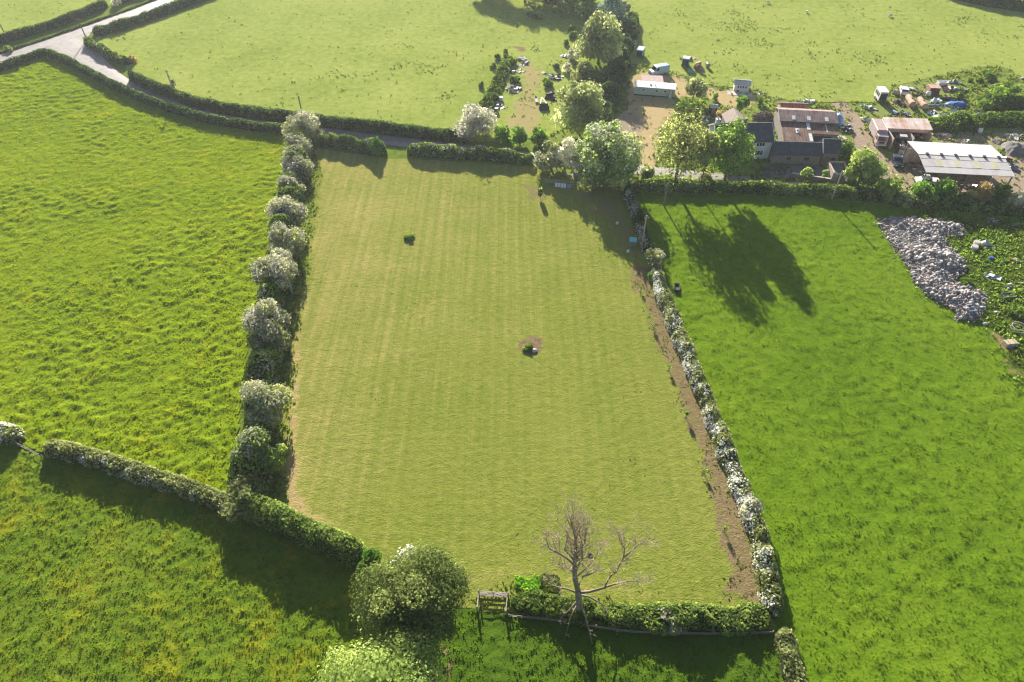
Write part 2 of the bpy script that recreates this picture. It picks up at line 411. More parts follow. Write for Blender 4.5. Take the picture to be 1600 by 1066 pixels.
def hedge(pts, w, h, label, mat_, near=True, dens=22, size=.22, blossom=0.0, bside=0, name='hedge', cat='hedge', wob=.22, seed=1, group=None, bmat=None, lump=3.0, taper=.12, world=False, lj=.4):
    """a clipped or overgrown hedge along a line; near=True means the sighted line is its foot on the camera's side"""
    rng = np.random.default_rng(seed)
    W = np.array([G(u, v)[:2] for u, v in pts]) if not world else np.array(pts)
    if near:
        d = np.gradient(W, axis=0); d /= np.linalg.norm(d, axis=1, keepdims=True) + 1e-9
        nn = np.stack([-d[:, 1], d[:, 0]], 1); nn[nn[:, 1] < 0] *= -1
        W = W + nn * w / 2
    seg = np.linalg.norm(np.diff(W, axis=0), axis=1); S = np.concatenate([[0], np.cumsum(seg)]); L = S[-1]
    ns = max(4, int(L / .45)); s = np.linspace(0, L, ns)
    X = np.interp(s, S, W[:, 0]); Y = np.interp(s, S, W[:, 1])
    k = 5
    if ns > 12:
        ker = np.ones(k) / k
        X[2:-2] = np.convolve(X, ker, 'valid'); Y[2:-2] = np.convolve(Y, ker, 'valid')
    o = np.array([X.mean(), Y.mean()])
    tx = np.gradient(X); ty = np.gradient(Y); q = np.hypot(tx, ty) + 1e-9; nx, ny = -ty / q, tx / q
    hh = h * (1 + wob * (2 * fbm(s, s * 0 + seed, lump, 3, seed) - 1) * 1.6)
    ww = w * (1 + wob * (2 * fbm(s, s * 0 + seed + 40, lump, 3, seed + 9) - 1) * 1.3)
    e = np.minimum(s, L - s); cap = np.sqrt(np.clip(e / (w * .5), 0.02, 1)); hh = hh * (.35 + .65 * cap); ww = ww * cap
    off = w * wob * .5 * (2 * fbm(s, s * 0 + 7 + seed, lump * 1.7, 2, seed + 3) - 1)
    prof = np.array([(-.5, 0), (-.52, .35), (-.46, .75), (-.3, .97), (0, 1.03), (.3, .97), (.46, .75), (.52, .35), (.5, 0)])
    prof[:, 0] *= 1 - taper * prof[:, 1]
    m = len(prof)
    A = np.linspace(0, m - 1, m)
    core = np.zeros((ns, m, 3))
    for j in range(m):
        a = prof[j, 0] * ww * .86 + off
        core[:, j, 0] = X - o[0] + nx * a; core[:, j, 1] = Y - o[1] + ny * a; core[:, j, 2] = prof[j, 1] * hh * .9
    core[:, :, :] += rng.uniform(-.07, .07, core.shape)
    core[:, (0, -1), 2] = -.05
    F = []
    for i in range(ns - 1):
        for j in range(m - 1):
            F.append((i * m + j, (i + 1) * m + j, (i + 1) * m + j + 1, i * m + j + 1))
    parts = [(core.reshape(-1, 3), np.array(F, np.int32), np.full(len(F), .15))]
    nleaf = int(L * (2 * h + w) * dens)
    ss = rng.uniform(0, L, nleaf); pp = rng.uniform(.25, m - 1.25, nleaf)
    pp = np.clip(pp, .1, m - 1.1)
    HH = np.interp(ss, s, hh); WW = np.interp(ss, s, ww); OO = np.interp(ss, s, off)
    pa = np.interp(pp, A, prof[:, 0]); pz = np.interp(pp, A, prof[:, 1])
    da = np.interp(pp + .3, A, prof[:, 0]) - np.interp(pp - .3, A, prof[:, 0]); dz = np.interp(pp + .3, A, prof[:, 1]) - np.interp(pp - .3, A, prof[:, 1])
    na, nz = -dz * HH, da * WW; qq = np.hypot(na, nz) + 1e-9; na, nz = na / qq, nz / qq
    NX = np.interp(ss, s, nx); NY = np.interp(ss, s, ny)
    lumpn = fbm(ss * 1.0, pp * .55, .9, 2, seed + 21)
    jit = rng.normal(0, .07, nleaf) + (lumpn - .5) * lj * min(1, w / 2)
    a = pa * WW + OO + na * jit; z = np.maximum(.03, pz * HH + nz * jit)
    P = np.stack([np.interp(ss, s, X) - o[0] + NX * a, np.interp(ss, s, Y) - o[1] + NY * a, z], 1)
    Nn = np.stack([NX * na, NY * na, nz], 1)
    rnd = np.clip(.5 * rng.uniform(size=nleaf) + .5 * lumpn + .25 * (fbm(ss, pp, 4.0, 2, seed + 2) - .5), 0, 1)
    bl = None
    if blossom > 0:
        f = .7 * fbm(ss, pp * .6, 1.6, 3, seed + 31) + .25 * rng.uniform(size=nleaf) + bside * .16 * np.sign(pa) * np.minimum(1, np.abs(pa) * 3) + .06 * pz
        pick = (f > np.quantile(f, 1 - blossom)) & (rng.uniform(size=nleaf) < .85)
        v, f2 = leaves(P[pick] + Nn[pick] * .06, Nn[pick], size * .85, rng, .5, .4, .8)
        bl = (v, f2, rng.uniform(size=len(f2)))
        P, Nn, rnd = P[~pick], Nn[~pick], rnd[~pick]
    V, F2 = leaves(P, Nn, size, rng)
    parts.append((V, F2, rnd))
    V, F2, rr = join(parts)
    ob = arr_obj(name, V, F2, mat_, None, (o[0], o[1], 0), attrs={'rnd': ('FACE', rr)})
    tag(ob, label, cat, group)
    if bl is not None:
        arr_obj('blossom', bl[0], bl[1], bmat or M['blossom'], ob, attrs={'rnd': ('FACE', bl[2])})
    return ob
def bush(cu, cv, hw, H, label, mat_, n=900, size=.22, name='bush', cat='bush', blossom=0, group=None, nl=6, rat=.9, seed=None, wx=1.0, bmat=None, btop=False):
    """a low shrub: leaves right down to the ground, a few stems inside"""
    global TREE_N
    TREE_N += 1
    rng = np.random.default_rng(seed or 4000 + TREE_N)
    zc = H * .45; rx = hw * dist_at(cu, cv, zc) / FPX; p = G(cu, cv, zc)
    R3 = np.array([rx, rx * wx, H * .58])
    fol, bl, lb = crown_geo(R3, n, nl, size, rng, lobes_of(R3, nl, rng, .3, .6, (.38, .6)), .62, min(1.2, H * .6 / rx), blossom, None, btop)
    V, F, rnd = fol
    V = V + np.array([0, 0, zc]); V[:, 2] = np.where(V[:, 2] < .02, .02 + rng.uniform(0, .1, len(V)), V[:, 2])
    t = thing(name, label, cat, (p.x, p.y, 0), 0, group)
    arr_obj('foliage', V, F, mat_, t, attrs={'rnd': ('FACE', rnd)})
    if bl is not None:
        v = bl[0] + np.array([0, 0, zc]); v[:, 2] = np.maximum(v[:, 2], .05)
        arr_obj('blossom', v, bl[1], bmat or M['blossom'], t, attrs={'rnd': ('FACE', bl[2])})
    b = B()
    for c, r in lb:
        e = Vector(c) + Vector((0, 0, zc)); e.z = max(e.z, .2)
        b.tube([Vector((e.x * .1, e.y * .1, -.05)), Vector((e.x * .6, e.y * .6, e.z * .6)), e], [.07, .05, .02], 5)
    b.build('stem', M['bark'], t)
    return t

# ------------------------------------------------------------------ materials in use
M = {}
M['bark'] = plain('bark', (.16, .125, .09), (.07, .055, .04), 6, .95, bmp=.5, stretch=(1, 1, .25))
M['dead_wood'] = plain('weathered dead wood', (.35, .28, .20), (.17, .135, .098), 5, .95, bmp=.5, stretch=(1, 1, .25))
M['blossom'] = leaf_mat('hawthorn blossom', (.36, .35, .29), (.50, .485, .42), (.66, .64, .58), .6)
M['white_blossom'] = leaf_mat('bright may blossom', (.58, .58, .50), (.76, .755, .69), (.86, .855, .81), .4)
M['pinkblossom'] = leaf_mat('pinkish spring twigs', (.34, .26, .24), (.50, .41, .38), (.62, .55, .52), .25)
M['candles'] = leaf_mat('pale flower candles', (.50, .50, .36), (.68, .68, .52), (.80, .80, .66), .3)
def tree_leaf(n, d, m, l, t=.4):
    k = 2.9 if 'dark' not in n else 2.3
    return leaf_mat(n, tuple(x * 1.35 for x in d), tuple(x * k for x in m), tuple(x * k * 1.15 for x in l), min(.7, t + .28))
M['hedge'] = tree_leaf('field hedge leaves', (.022, .038, .010), (.058, .088, .020), (.125, .150, .042), .3)
M['hedge_dark'] = tree_leaf('dark hedge leaves', (.018, .034, .012), (.040, .070, .020), (.085, .115, .034), .3)
M['hedge_olive'] = tree_leaf('olive hedge leaves', (.036, .046, .016), (.094, .110, .040), (.175, .180, .085), .3)
M['haw'] = tree_leaf('hawthorn leaves', (.040, .056, .020), (.100, .115, .045), (.190, .198, .100), .32)
M['haw_green'] = tree_leaf('green hawthorn leaves', (.024, .042, .010), (.070, .105, .022), (.150, .180, .048), .34)
M['dark_tree'] = tree_leaf('olive broadleaf', (.022, .036, .011), (.062, .082, .024), (.142, .154, .060), .34)
M['chestnut'] = tree_leaf('pale chestnut leaves', (.060, .088, .024), (.110, .145, .042), (.180, .205, .078), .34)
M['chestnut2'] = tree_leaf('chestnut leaves', (.032, .060, .014), (.085, .125, .028), (.195, .215, .075), .36)
M['pale_tree'] = tree_leaf('pale poplar leaves', (.060, .074, .032), (.118, .136, .060), (.205, .220, .120), .4)
M['lime'] = tree_leaf('bright maple leaves', (.034, .060, .014), (.080, .125, .030), (.150, .190, .062), .42)
M['ash'] = tree_leaf('young ash leaves', (.050, .062, .020), (.096, .112, .040), (.160, .172, .075), .4)
M['shrub'] = tree_leaf('green shrub leaves', (.020, .046, .010), (.055, .105, .018), (.115, .175, .036), .36)
M['gorse'] = tree_leaf('bramble leaves', (.020, .040, .008), (.050, .084, .014), (.105, .140, .030), .3)
M['blue_tree'] = tree_leaf('grey blue conifer sprays', (.030, .048, .040), (.070, .098, .080), (.135, .165, .130), .2)
M['tan_shrub'] = tree_leaf('brownish shrub leaves', (.07, .06, .025), (.15, .12, .05), (.24, .20, .09), .3)
M['grey_shrub'] = tree_leaf('silvery shrub', (.10, .10, .075), (.20, .20, .155), (.34, .33, .27), .3)
M['bright_weed'] = tree_leaf('bright nettle leaves', (.055, .100, .012), (.092, .160, .020), (.140, .215, .036), .42)
M['longgrass'] = leaf_mat('long verge grass', (.045, .090, .014), (.105, .165, .030), (.200, .240, .065), .42)

# ------------------------------------------------------------------ the setting: ground, fields, roads
gb = B()
gb.box(-2600, 2600, -1500, 3200, -.6, -.02)
gobj = gb.build('ground', field_mat('rough verge grass', (.070, .115, .014), (.130, .180, .026), (.190, .225, .050), s1=.7, bmp=.9))
tag(gobj, 'rough grassy ground and verges between the fields', kind='structure')
XLIM, YLO, YHI = 172, 4, 330
def field(name, label, pl, mat_, res, hf, attrs=None, z0=.02):
    x0, y0 = np.maximum(pl.min(0), (-XLIM, YLO)); x1, y1 = np.minimum(pl.max(0), (XLIM, YHI))
    xs = np.arange(x0, x1 + res, res); ys = np.arange(y0, y1 + res, res)
    X, Y = np.meshgrid(xs, ys); nx, ny = len(xs), len(ys)
    ins = pip(pl, X, Y)
    Z = z0 + np.maximum(0, hf(X, Y))
    cell = ins[:-1, :-1] | ins[1:, 1:] | ins[:-1, 1:] | ins[1:, :-1]
    idx = np.arange(nx * ny).reshape(ny, nx)
    F = np.stack([idx[:-1, :-1], idx[:-1, 1:], idx[1:, 1:], idx[1:, :-1]], -1)[cell]
    used = np.unique(F); remap = np.full(nx * ny, -1); remap[used] = np.arange(len(used))
    xr, yr = X.ravel()[used], Y.ravel()[used]
    V = np.stack([xr, yr, Z.ravel()[used]], 1)
    at = {'dry': ('POINT', np.zeros(len(xr))), 'dirt': ('POINT', np.zeros(len(xr)))}
    for k, fn in (attrs or {}).items(): at[k] = ('POINT', fn(xr, yr))
    o = arr_obj(name, V, remap[F], mat_, attrs=at, smooth=True)
    return tag(o, label, kind='structure')
def tufts(name, label, pl, hf, dens, hgt, wid, mat_, seed, mask=None, z0=.02, lean=.35, blades=3):
    """grass clumps standing up out of a field, one object"""
    rng = np.random.default_rng(seed)
    x0, y0 = np.maximum(pl.min(0), (-XLIM, YLO)); x1, y1 = np.minimum(pl.max(0), (XLIM, YHI))
    n = int((x1 - x0) * (y1 - y0) * dens)
    x = rng.uniform(x0, x1, n); y = rng.uniform(y0, y1, n)
    k = pip(pl, x, y); u, v = PXY(x, y); k &= (u > -190) & (u < 1790) & (v > -60) & (v < 1200)
    if mask is not None:
        x, y = x[k], y[k]; m = mask(x, y); k = rng.uniform(size=len(x)) < m; m = m[k]
    else: m = None
    x, y = x[k], y[k]; n = len(x)
    z = z0 + np.maximum(0, hf(x, y))
    hs = hgt * rng.uniform(.5, 1.3, n) * (.65 + .7 * fbm(x, y, 3.0, 2, seed)); ws = wid * rng.uniform(.6, 1.3, n)
    V = []; rn = []
    cl = fbm(x, y, 2.5, 3, seed + 4)
    for b in range(blades):
        a = rng.uniform(0, 2 * PI, n); ox = rng.normal(0, .4, n) * ws; oy = rng.normal(0, .4, n) * ws
        dx, dy = np.cos(a) * ws * .5, np.sin(a) * ws * .5
        la = rng.uniform(0, 2 * PI, n); lx, ly = np.cos(la) * hs * lean, np.sin(la) * hs * lean
        p0 = np.stack([x + ox - dx, y + oy - dy, z - .03], 1); p1 = np.stack([x + ox + dx, y + oy + dy, z - .03], 1)
        p2 = np.stack([x + ox + lx + dx * .5, y + oy + ly + dy * .5, z + hs * rng.uniform(.7, 1.1, n)], 1)
        p3 = np.stack([x + ox + lx - dx * .5, y + oy + ly - dy * .5, z + hs * rng.uniform(.7, 1.1, n)], 1)
        V.append(np.stack([p0, p1, p2, p3], 1)); rn.append(np.clip(.6 * rng.uniform(size=n) + .4 * cl, 0, 1))
    V = np.concatenate(V).reshape(-1, 3); F = np.arange(len(V), dtype=np.int32).reshape(-1, 4)
    o = arr_obj(name, V, F, mat_, attrs={'rnd': ('FACE', np.concatenate(rn))})
    return tag(o, label, kind='stuff', cat='grass')

P1 = poly([(-420, 215), (-60, 126), (0, 107), (70, 84), (105, 92), (150, 118), (200, 144), (250, 169), (300, 187), (350, 199), (442, 213), (447, 230), (440, 300), (415, 400), (388, 520), (374, 620), (368, 700), (350, 783), (270, 768), (160, 728), (60, 703), (0, 688), (-300, 640)])
P2 = poly([(150, 61), (200, 50), (300, 14), (420, -35), (560, -95), (800, -100), (960, -100), (960, 0), (935, 60), (900, 130), (880, 200), (850, 214), (800, 218), (740, 222), (720, 219), (600, 205), (500, 193), (440, 186), (400, 181), (350, 174), (300, 162), (250, 143), (205, 120), (200, 100), (165, 74)])
P3 = poly([(-560, 130), (-60, 82), (0, 64), (100, 33), (175, 6), (300, -40), (620, -150), (-560, -150)])
P4 = poly([(960, -130), (960, 0), (950, 110), (985, 100), (1035, 106), (1060, 115), (1110, 132), (1180, 140), (1220, 155), (1300, 160), (1365, 160), (1395, 133), (1460, 119), (1530, 104), (1568, 104), (1650, 150), (1800, 190), (2100, 100), (2100, -130)])
P5 = poly([(488, 232), (600, 249), (635, 249), (840, 263), (930, 292), (975, 300), (998, 360), (1010, 400), (1034, 462), (1068, 545), (1108, 645), (1140, 730), (1172, 825), (1200, 930), (1212, 985), (990, 984), (870, 966), (795, 955), (740, 950), (650, 940), (570, 895), (500, 862), (440, 832), (395, 808), (385, 770), (405, 690), (415, 560), (443, 405), (460, 260)])
P6 = poly([(990, 303), (1050, 305), (1135, 306), (1270, 312), (1400, 326), (1500, 335), (1800, 352), (2300, 700), (2300, 1500), (1275, 1500), (1240, 1066), (1220, 985), (1205, 930), (1177, 830), (1145, 740), (1113, 655), (1073, 555), (1040, 475), (1010, 395), (1003, 350)])
P7 = poly([(-600, 630), (-300, 642), (0, 692), (60, 716), (150, 736), (220, 760), (285, 780), (350, 804), (395, 815), (480, 857), (560, 893), (650, 945), (740, 955), (795, 962), (870, 970), (990, 988), (1205, 988), (1228, 1040), (1262, 1500), (1262, 1900), (-900, 1900)])
P8 = poly([(840, 263), (850, 214), (880, 200), (900, 130), (950, 110), (985, 100), (1035, 106), (1060, 115), (1110, 132), (1180, 140), (1220, 155), (1300, 160), (1365, 160), (1395, 133), (1460, 119), (1530, 104), (1568, 104), (1650, 150), (1800, 190), (1950, 330), (1640, 345), (1500, 334), (1400, 325), (1270, 311), (1135, 305), (985, 302), (930, 291)])

# tussocky buttercup meadow
def h1(x, y): return .25 * (.6 + .6 * sstep(.35, .65, fbm(x, y, 14, 3, 55))) * sstep(.36, .78, fbm(x, y * 1.1, .85, 3, 5)) + .16 * fbm(x, y, 6, 2, 6)
field('meadow', 'tussocky yellow green buttercup meadow', P1,
      field_mat('buttercup meadow', (.085, .150, .007), (.155, .220, .010), (.235, .280, .018), (.44, .36, .012), .52, .70, fl_amt=.5, s1=.8, bmp=.55), .42, h1,
      {'dirt': lambda x, y: np.zeros(x.shape)})
M['meadow_grass'] = leaf_mat('meadow grass', (.105, .175, .008), (.180, .250, .013), (.25, .300, .026), .66, (.955, (.50, .40, .012)))
tufts('grass', 'tussocks of long grass and buttercups across the meadow', P1, h1, 18.0, .14, .10, M['meadow_grass'], 21,
      lambda x, y: .35 + .65 * sstep(.40, .65, fbm(x, y * 1.15, 1.15, 3, 5)))
# pastures beyond the lane
def hp(x, y): return .05 * fbm(x, y, 1.6, 3, 8) + .12 * fbm(x, y, 9, 2, 9)
pm = field_mat('pasture', (.150, .205, .032), (.235, .285, .058), (.31, .335, .095), s1=.6, bmp=.55, dry=(.30, .255, .11))
trk = poly([(806, 88), (832, 96), (850, 112), (846, 150), (848, 205), (785, 212), (782, 195), (800, 165), (818, 128)])
redp = poly([(797, 74), (815, 73), (826, 80), (808, 83)])
field('pasture', 'pale green pasture beyond the lane with a worn track', P2, pm, .75, hp,
      {'dry': lambda x, y: .75 * soft(trk, x, y, 1.6), 'dirt': lambda x, y: .8 * soft(redp, x, y, .8)})
field('pasture', 'pale green pasture beyond the main road', P3, pm, .9, hp)
tr4 = [tuple(G(u, v)[:2]) for u, v in ((1540, 112), (1562, 112), (1590, 130), (1625, 155))]
field('pasture', 'pale green sheep pasture behind the farm', P4, pm, .8, hp,
      {'dirt': lambda x, y: .85 * sstep(2.6, .8, near_line(tr4, x, y)) + .75 * soft(poly([(1300, 150), (1322, 158), (1330, 166), (1300, 166)]), x, y, 1)})
M['past_grass'] = leaf_mat('pasture grass', (.050, .085, .016), (.115, .165, .026), (.24, .27, .070), .5)
def pmask(x, y): return .035 + .8 * sstep(.58, .70, fbm(x, y, 5.5, 4, 31)) * sstep(.45, .6, fbm(x, y, 30, 2, 33))
for pl, sd, lb in ((P2, 41, 'scattered rush tufts in the pasture beyond the lane'), (P3, 42, 'scattered rush tufts beyond the main road'), (P4, 43, 'scattered dark tufts in the sheep pasture')):
    tufts('grass', lb, pl, hp, 1.3, 0.24, .30, M['past_grass'], sd, pmask)
# mown field
def h5(x, y): return .035 * fbm(x, y, .9, 3, 11) + .05 * fbm(x, y, 5, 2, 12)
strip = poly([(980, 415), (1012, 408), (1040, 462), (1074, 550), (1116, 655), (1150, 745), (1182, 835), (1206, 945), (1127, 940), (1124, 906), (1137, 884), (1118, 834), (1105, 772), (1085, 692), (1073, 664), (1053, 612), (1033, 566), (1014, 517), (1003, 466), (982, 448)])
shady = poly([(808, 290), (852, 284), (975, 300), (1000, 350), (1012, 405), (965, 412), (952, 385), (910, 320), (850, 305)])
hole1 = poly([(808, 538), (820, 527), (840, 524), (851, 531), (842, 555), (826, 558), (811, 549)])
ledge = [tuple(G(u, v)[:2]) for u, v in ((470, 420), (460, 560), (452, 700), (452, 770), (470, 800), (520, 838), (570, 868))]
bedge = [tuple(G(u, v)[:2]) for u, v in ((735, 905), (800, 900), (850, 893), (960, 925), (1060, 944), (1140, 945))]
lmown = poly([(482, 225), (500, 260), (480, 420), (456, 560), (448, 700), (440, 790), (470, 822), (540, 872), (600, 905), (700, 940), (340, 1000), (340, 225)])
bverge = poly([(735, 935), (790, 912), (905, 935), (1000, 948), (1130, 958), (1180, 950), (1215, 990), (735, 990)])
def dry_vignette5(x, y):
    u, v = PXY(x, y)
    d = .44 + .26 * sstep(-5, -36, x) + .10 * sstep(70, 115, y) - .30 * sstep(85, 38, y) * sstep(-30, -8, x) - .12 * sstep(-8, 18, x)  # near end greener, with the lens vignette's darkening also put into the grass colour
    d = d + .62 * sstep(1.7, .2, near_line(ledge, x, y) + 1.8 * (fbm(x, y, 1.5, 3, 70) - .5)) + .55 * sstep(2.0, .2, near_line(bedge, x, y) + 1.6 * (fbm(x, y, 2, 3, 71) - .5))
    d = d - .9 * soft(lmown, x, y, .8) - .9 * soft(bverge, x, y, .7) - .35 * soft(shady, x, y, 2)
    return d
def dirt5(x, y):
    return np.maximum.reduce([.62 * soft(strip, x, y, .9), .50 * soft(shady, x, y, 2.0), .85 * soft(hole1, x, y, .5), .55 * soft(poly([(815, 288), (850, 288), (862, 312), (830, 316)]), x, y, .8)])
field('mown_field', 'large mown field with faint mowing stripes and dry edges', P5,
      field_mat('mown grass', (.148, .186, .027), (.196, .222, .042), (.240, .245, .060), s1=1.0, bmp=.75, stripes=True, dry=(.345, .295, .105), rot=R(-2)), .5, h5,
      {'dry': dry_vignette5, 'dirt': dirt5})
M['verge'] = leaf_mat('verge grass', (.045, .09, .010), (.095, .160, .018), (.17, .23, .040), .55)
tufts('grass', 'long grass along the foot of the hawthorn row', P5, h5, 7.0, .24, .22, M['verge'], 51, lambda x, y: .9 * soft(lmown, x, y, .6))
tufts('grass', 'rank weeds along the bottom hedge of the mown field', P5, h5, 9.0, .24, .18, M['longgrass'], 52, lambda x, y: .6 * soft(bverge, x, y, .6))
tufts('grass', 'sparse weeds in the bare soil strip by the blossom hedge', P5, h5, 5.0, .10, .18, M['verge'], 53, lambda x, y: soft(strip, x, y, .5) * sstep(.48, .62, fbm(x, y, 2.2, 3, 66)))
tufts('grass', 'scattered small weeds in the mown field', P5, h5, .8, .06, .18, M['past_grass'], 54, lambda x, y: .9 * sstep(.60, .70, fbm(x, y, 6, 4, 67)))
# bright field on the right
def h6(x, y): return .12 * sstep(.45, .8, fbm(x, y, .85, 3, 14)) * (.5 + fbm(x, y, 18, 2, 16)) + .16 * fbm(x, y, 7, 2, 15) + .30 * RG(x, y) * fbm(x, y, 1.6, 3, 17)
roughp = poly([(1420, 322), (1500, 338), (1660, 350), (1900, 560), (1700, 640), (1600, 600), (1560, 560), (1535, 515), (1520, 480), (1480, 400)])
d61 = poly([(1537, 518), (1562, 520), (1590, 540), (1590, 556), (1572, 552), (1550, 538)])
d62 = poly([(1562, 562), (1585, 560), (1606, 575), (1606, 592), (1580, 585), (1566, 576)])
d62i = poly([(1576, 564), (1594, 566), (1602, 580), (1588, 582), (1577, 574)])
def RG(x, y): return soft(roughp, x, y, 2.0)
field('grass_field', 'bright green grazing field with a rough weedy corner', P6,
      field_mat('lush grass', (.063, .122, .006), (.104, .178, .009), (.150, .220, .015), s1=.55, bmp=.55, rough_c=(.060, .085, .018)), .5, h6,
      {'rough': RG, 'dirt': lambda x, y: np.maximum(.75 * soft(d61, x, y, .6), .75 * soft(d62, x, y, .5) - .9 * soft(d62i, x, y, .4)) + .35 * soft(poly([(1490, 325), (1620, 335), (1620, 360), (1490, 350)]), x, y, 1)})
M['lush'] = leaf_mat('lush grass blades', (.066, .128, .006), (.120, .205, .011), (.178, .258, .021), .66)
tufts('grass', 'short lush grass tufts across the bright field', P6, h6, 18.0, .09, .085, M['lush'], 61, lambda x, y: .25 + .75 * sstep(.42, .62, fbm(x, y, .85, 3, 14)))
tufts('grass', 'dark taller weeds around the rubble in the rough corner', P6, h6, 7.0, .34, .24, M['gorse'], 62, lambda x, y: RG(x, y) * (.25 + .75 * sstep(.45, .6, fbm(x, y, 2.6, 3, 68))) * (1 - soft(d61, x, y, .5)) * (1 - soft(d62, x, y, .5)))
tufts('grass', 'bright weeds in the rough corner by the rubble', P6, h6, 7.0, .22, .18, M['verge'], 63, lambda x, y: RG(x, y) * sstep(.55, .42, fbm(x, y, 2.6, 3, 68)) * .8 * (1 - soft(d61, x, y, .5)))
# near field at the bottom
def h7(x, y): return .16 * sstep(.40, .75, fbm(x, y, .6, 3, 18)) + .14 * fbm(x, y, 3.0, 2, 19)
def rt7(x, y): return sstep(-16, -6, x)
path7 = poly([(752, 955), (792, 958), (800, 1010), (792, 1120), (748, 1120), (752, 1010)])
red7 = poly([(686, 1000), (704, 1005), (712, 1030), (704, 1066), (716, 1110), (690, 1110), (692, 1040)])
field('rough_field', 'dark green field flecked with orange and yellow flowers', P7,
      field_mat('flowery rough grass', (.046, .100, .008), (.100, .162, .013), (.165, .205, .022), (.44, .34, .012), .48, .68, fl_amt=.46, rough_c=(.062, .118, .010), fl_s=4.0, s1=1.2, bmp=.6, patch=.09, dry=(.20, .20, .05)), .36, h7,
      {'rough': lambda x, y: .8 * rt7(x, y), 'dry': lambda x, y: .42 * soft(path7, x, y, .7), 'dirt': lambda x, y: .62 * soft(red7, x, y, .5)})
M['rough_grass'] = leaf_mat('rough field grass', (.072, .126, .009), (.136, .194, .015), (.20, .240, .028), .7, (.88, (.40, .24, .008)))
M['rough_grass2'] = leaf_mat('green field grass', (.052, .100, .007), (.106, .168, .013), (.168, .220, .024), .68)
tufts('grass', 'flowery grass clumps in the near field', P7, h7, 26.0, .13, .075, M['rough_grass'], 71, lambda x, y: (1 - rt7(x, y)) * (.3 + .6 * sstep(.42, .6, fbm(x, y, .6, 3, 18))))
tufts('grass', 'dark green grass clumps below the gate', P7, h7, 26.0, .13, .075, M['rough_grass2'], 72, lambda x, y: rt7(x, y) * (1 - .8 * soft(path7, x, y, .5)) * (.3 + .6 * sstep(.42, .6, fbm(x, y, .6, 3, 18))))
# farm ground
def h8(x, y): return .05 * fbm(x, y, 1.6, 3, 20)
fdry = poly([(978, 118), (1010, 108), (1060, 118), (1108, 135), (1150, 142), (1190, 150), (1180, 172), (1120, 168), (1105, 150), (1062, 150), (1060, 168), (1035, 200), (1030, 262), (1000, 268), (955, 235), (950, 190), (978, 165)])
fdirt = poly([(962, 175), (1000, 172), (1014, 190), (1012, 205), (985, 215), (955, 205)])
ytrack = [tuple(G(u, v)[:2]) for u, v in ((1312, 163), (1325, 178), (1340, 205), (1356, 232), (1378, 256), (1400, 285), (1395, 304))]
fscrap = poly([(1345, 160), (1380, 168), (1400, 130), (1485, 122), (1520, 150), (1515, 178), (1450, 182), (1380, 184), (1355, 190)])
fyard = poly([(1395, 238), (1450, 236), (1462, 292), (1425, 302), (1398, 285)])
fbarn = poly([(1565, 238), (1660, 235), (1660, 320), (1570, 318), (1440, 305), (1450, 270)])
fwaste = poly([(1448, 205), (1600, 200), (1660, 205), (1660, 240), (1560, 236), (1455, 226)])
def dirt8(x, y):
    return np.maximum.reduce([.66 * soft(fdirt, x, y, 1.2), .95 * sstep(3.2, 1.2, near_line(ytrack, x, y) + 1.5 * (fbm(x, y, 2, 3, 75) - .5)), .42 * soft(fscrap, x, y, 1.5),
                              .62 * soft(fyard, x, y, 1.2), .80 * soft(fbarn, x, y, 1.2), .52 * soft(fwaste, x, y, 1.2), .6 * soft(poly([(860, 266), (985, 275), (985, 304), (930, 294), (845, 278)]), x, y, 1)])
field('farm_ground', 'patchy grass, straw and bare earth around the farm buildings', P8,
      field_mat('farm ground', (.090, .140, .020), (.155, .205, .038), (.225, .250, .070), s1=.7, bmp=.5, dry=(.40, .305, .16), dirt=(.35, .28, .205), dirt2=(.22, .165, .125)), .5, h8,
      {'dry': lambda x, y: .9 * soft(fdry, x, y, 1.6) + .4 * soft(fwaste, x, y, 1.5), 'dirt': dirt8})
tufts('grass', 'weeds and rough grass among the farm scrap', P8, h8, 2.4, .4, .4, M['past_grass'], 81, lambda x, y: (.25 + .75 * sstep(.48, .6, fbm(x, y, 3, 3, 77))) * (1 - .92 * soft(fdry, x, y, 1)) * (1 - .85 * np.clip(dirt8(x, y) * 1.2, 0, 1)))

# roads
def road_mat(name, c1, c2, edge):
    m, nt, N, L, out = _mat(name)
    g = N.new('ShaderNodeNewGeometry'); v = g.outputs['Position']
    a = N.new('ShaderNodeAttribute'); a.attribute_name = 'across'
    n = noise(N, L, v, .5, 5, .65); nf = noise(N, L, v, 9, 2, .6)
    r = ramp(N, [(.38, c2), (.62, c1)]); L.new(n.outputs['Fac'], r.inputs['Fac'])
    k = math_(N, L, 'ADD', a.outputs['Fac'], math_(N, L, 'MULTIPLY', math_(N, L, 'SUBTRACT', n.outputs['Fac'], .5), .5))
    col = mixc(N, L, mrange(N, L, k, .84, 1.0), r.outputs[0], edge)
    tr = math_(N, L, 'ABSOLUTE', math_(N, L, 'SUBTRACT', a.outputs['Fac'], .47))     # smoother wheel tracks
    col = mixc(N, L, mrange(N, L, tr, .18, .04, 0, .35), col, tuple(x * 1.25 for x in c1))
    p = N.new('ShaderNodeBsdfPrincipled'); p.inputs['Roughness'].default_value = .62; p.inputs['Specular IOR Level'].default_value = .4
    L.new(col, p.inputs['Base Color']); L.new(bump(N, L, nf.outputs['Fac'], .3, .02), p.inputs['Normal']); L.new(p.outputs[0], out.inputs[0]); return m
M['asphalt'] = road_mat('worn asphalt', (.235, .205, .195), (.165, .150, .150), (.16, .14, .09))
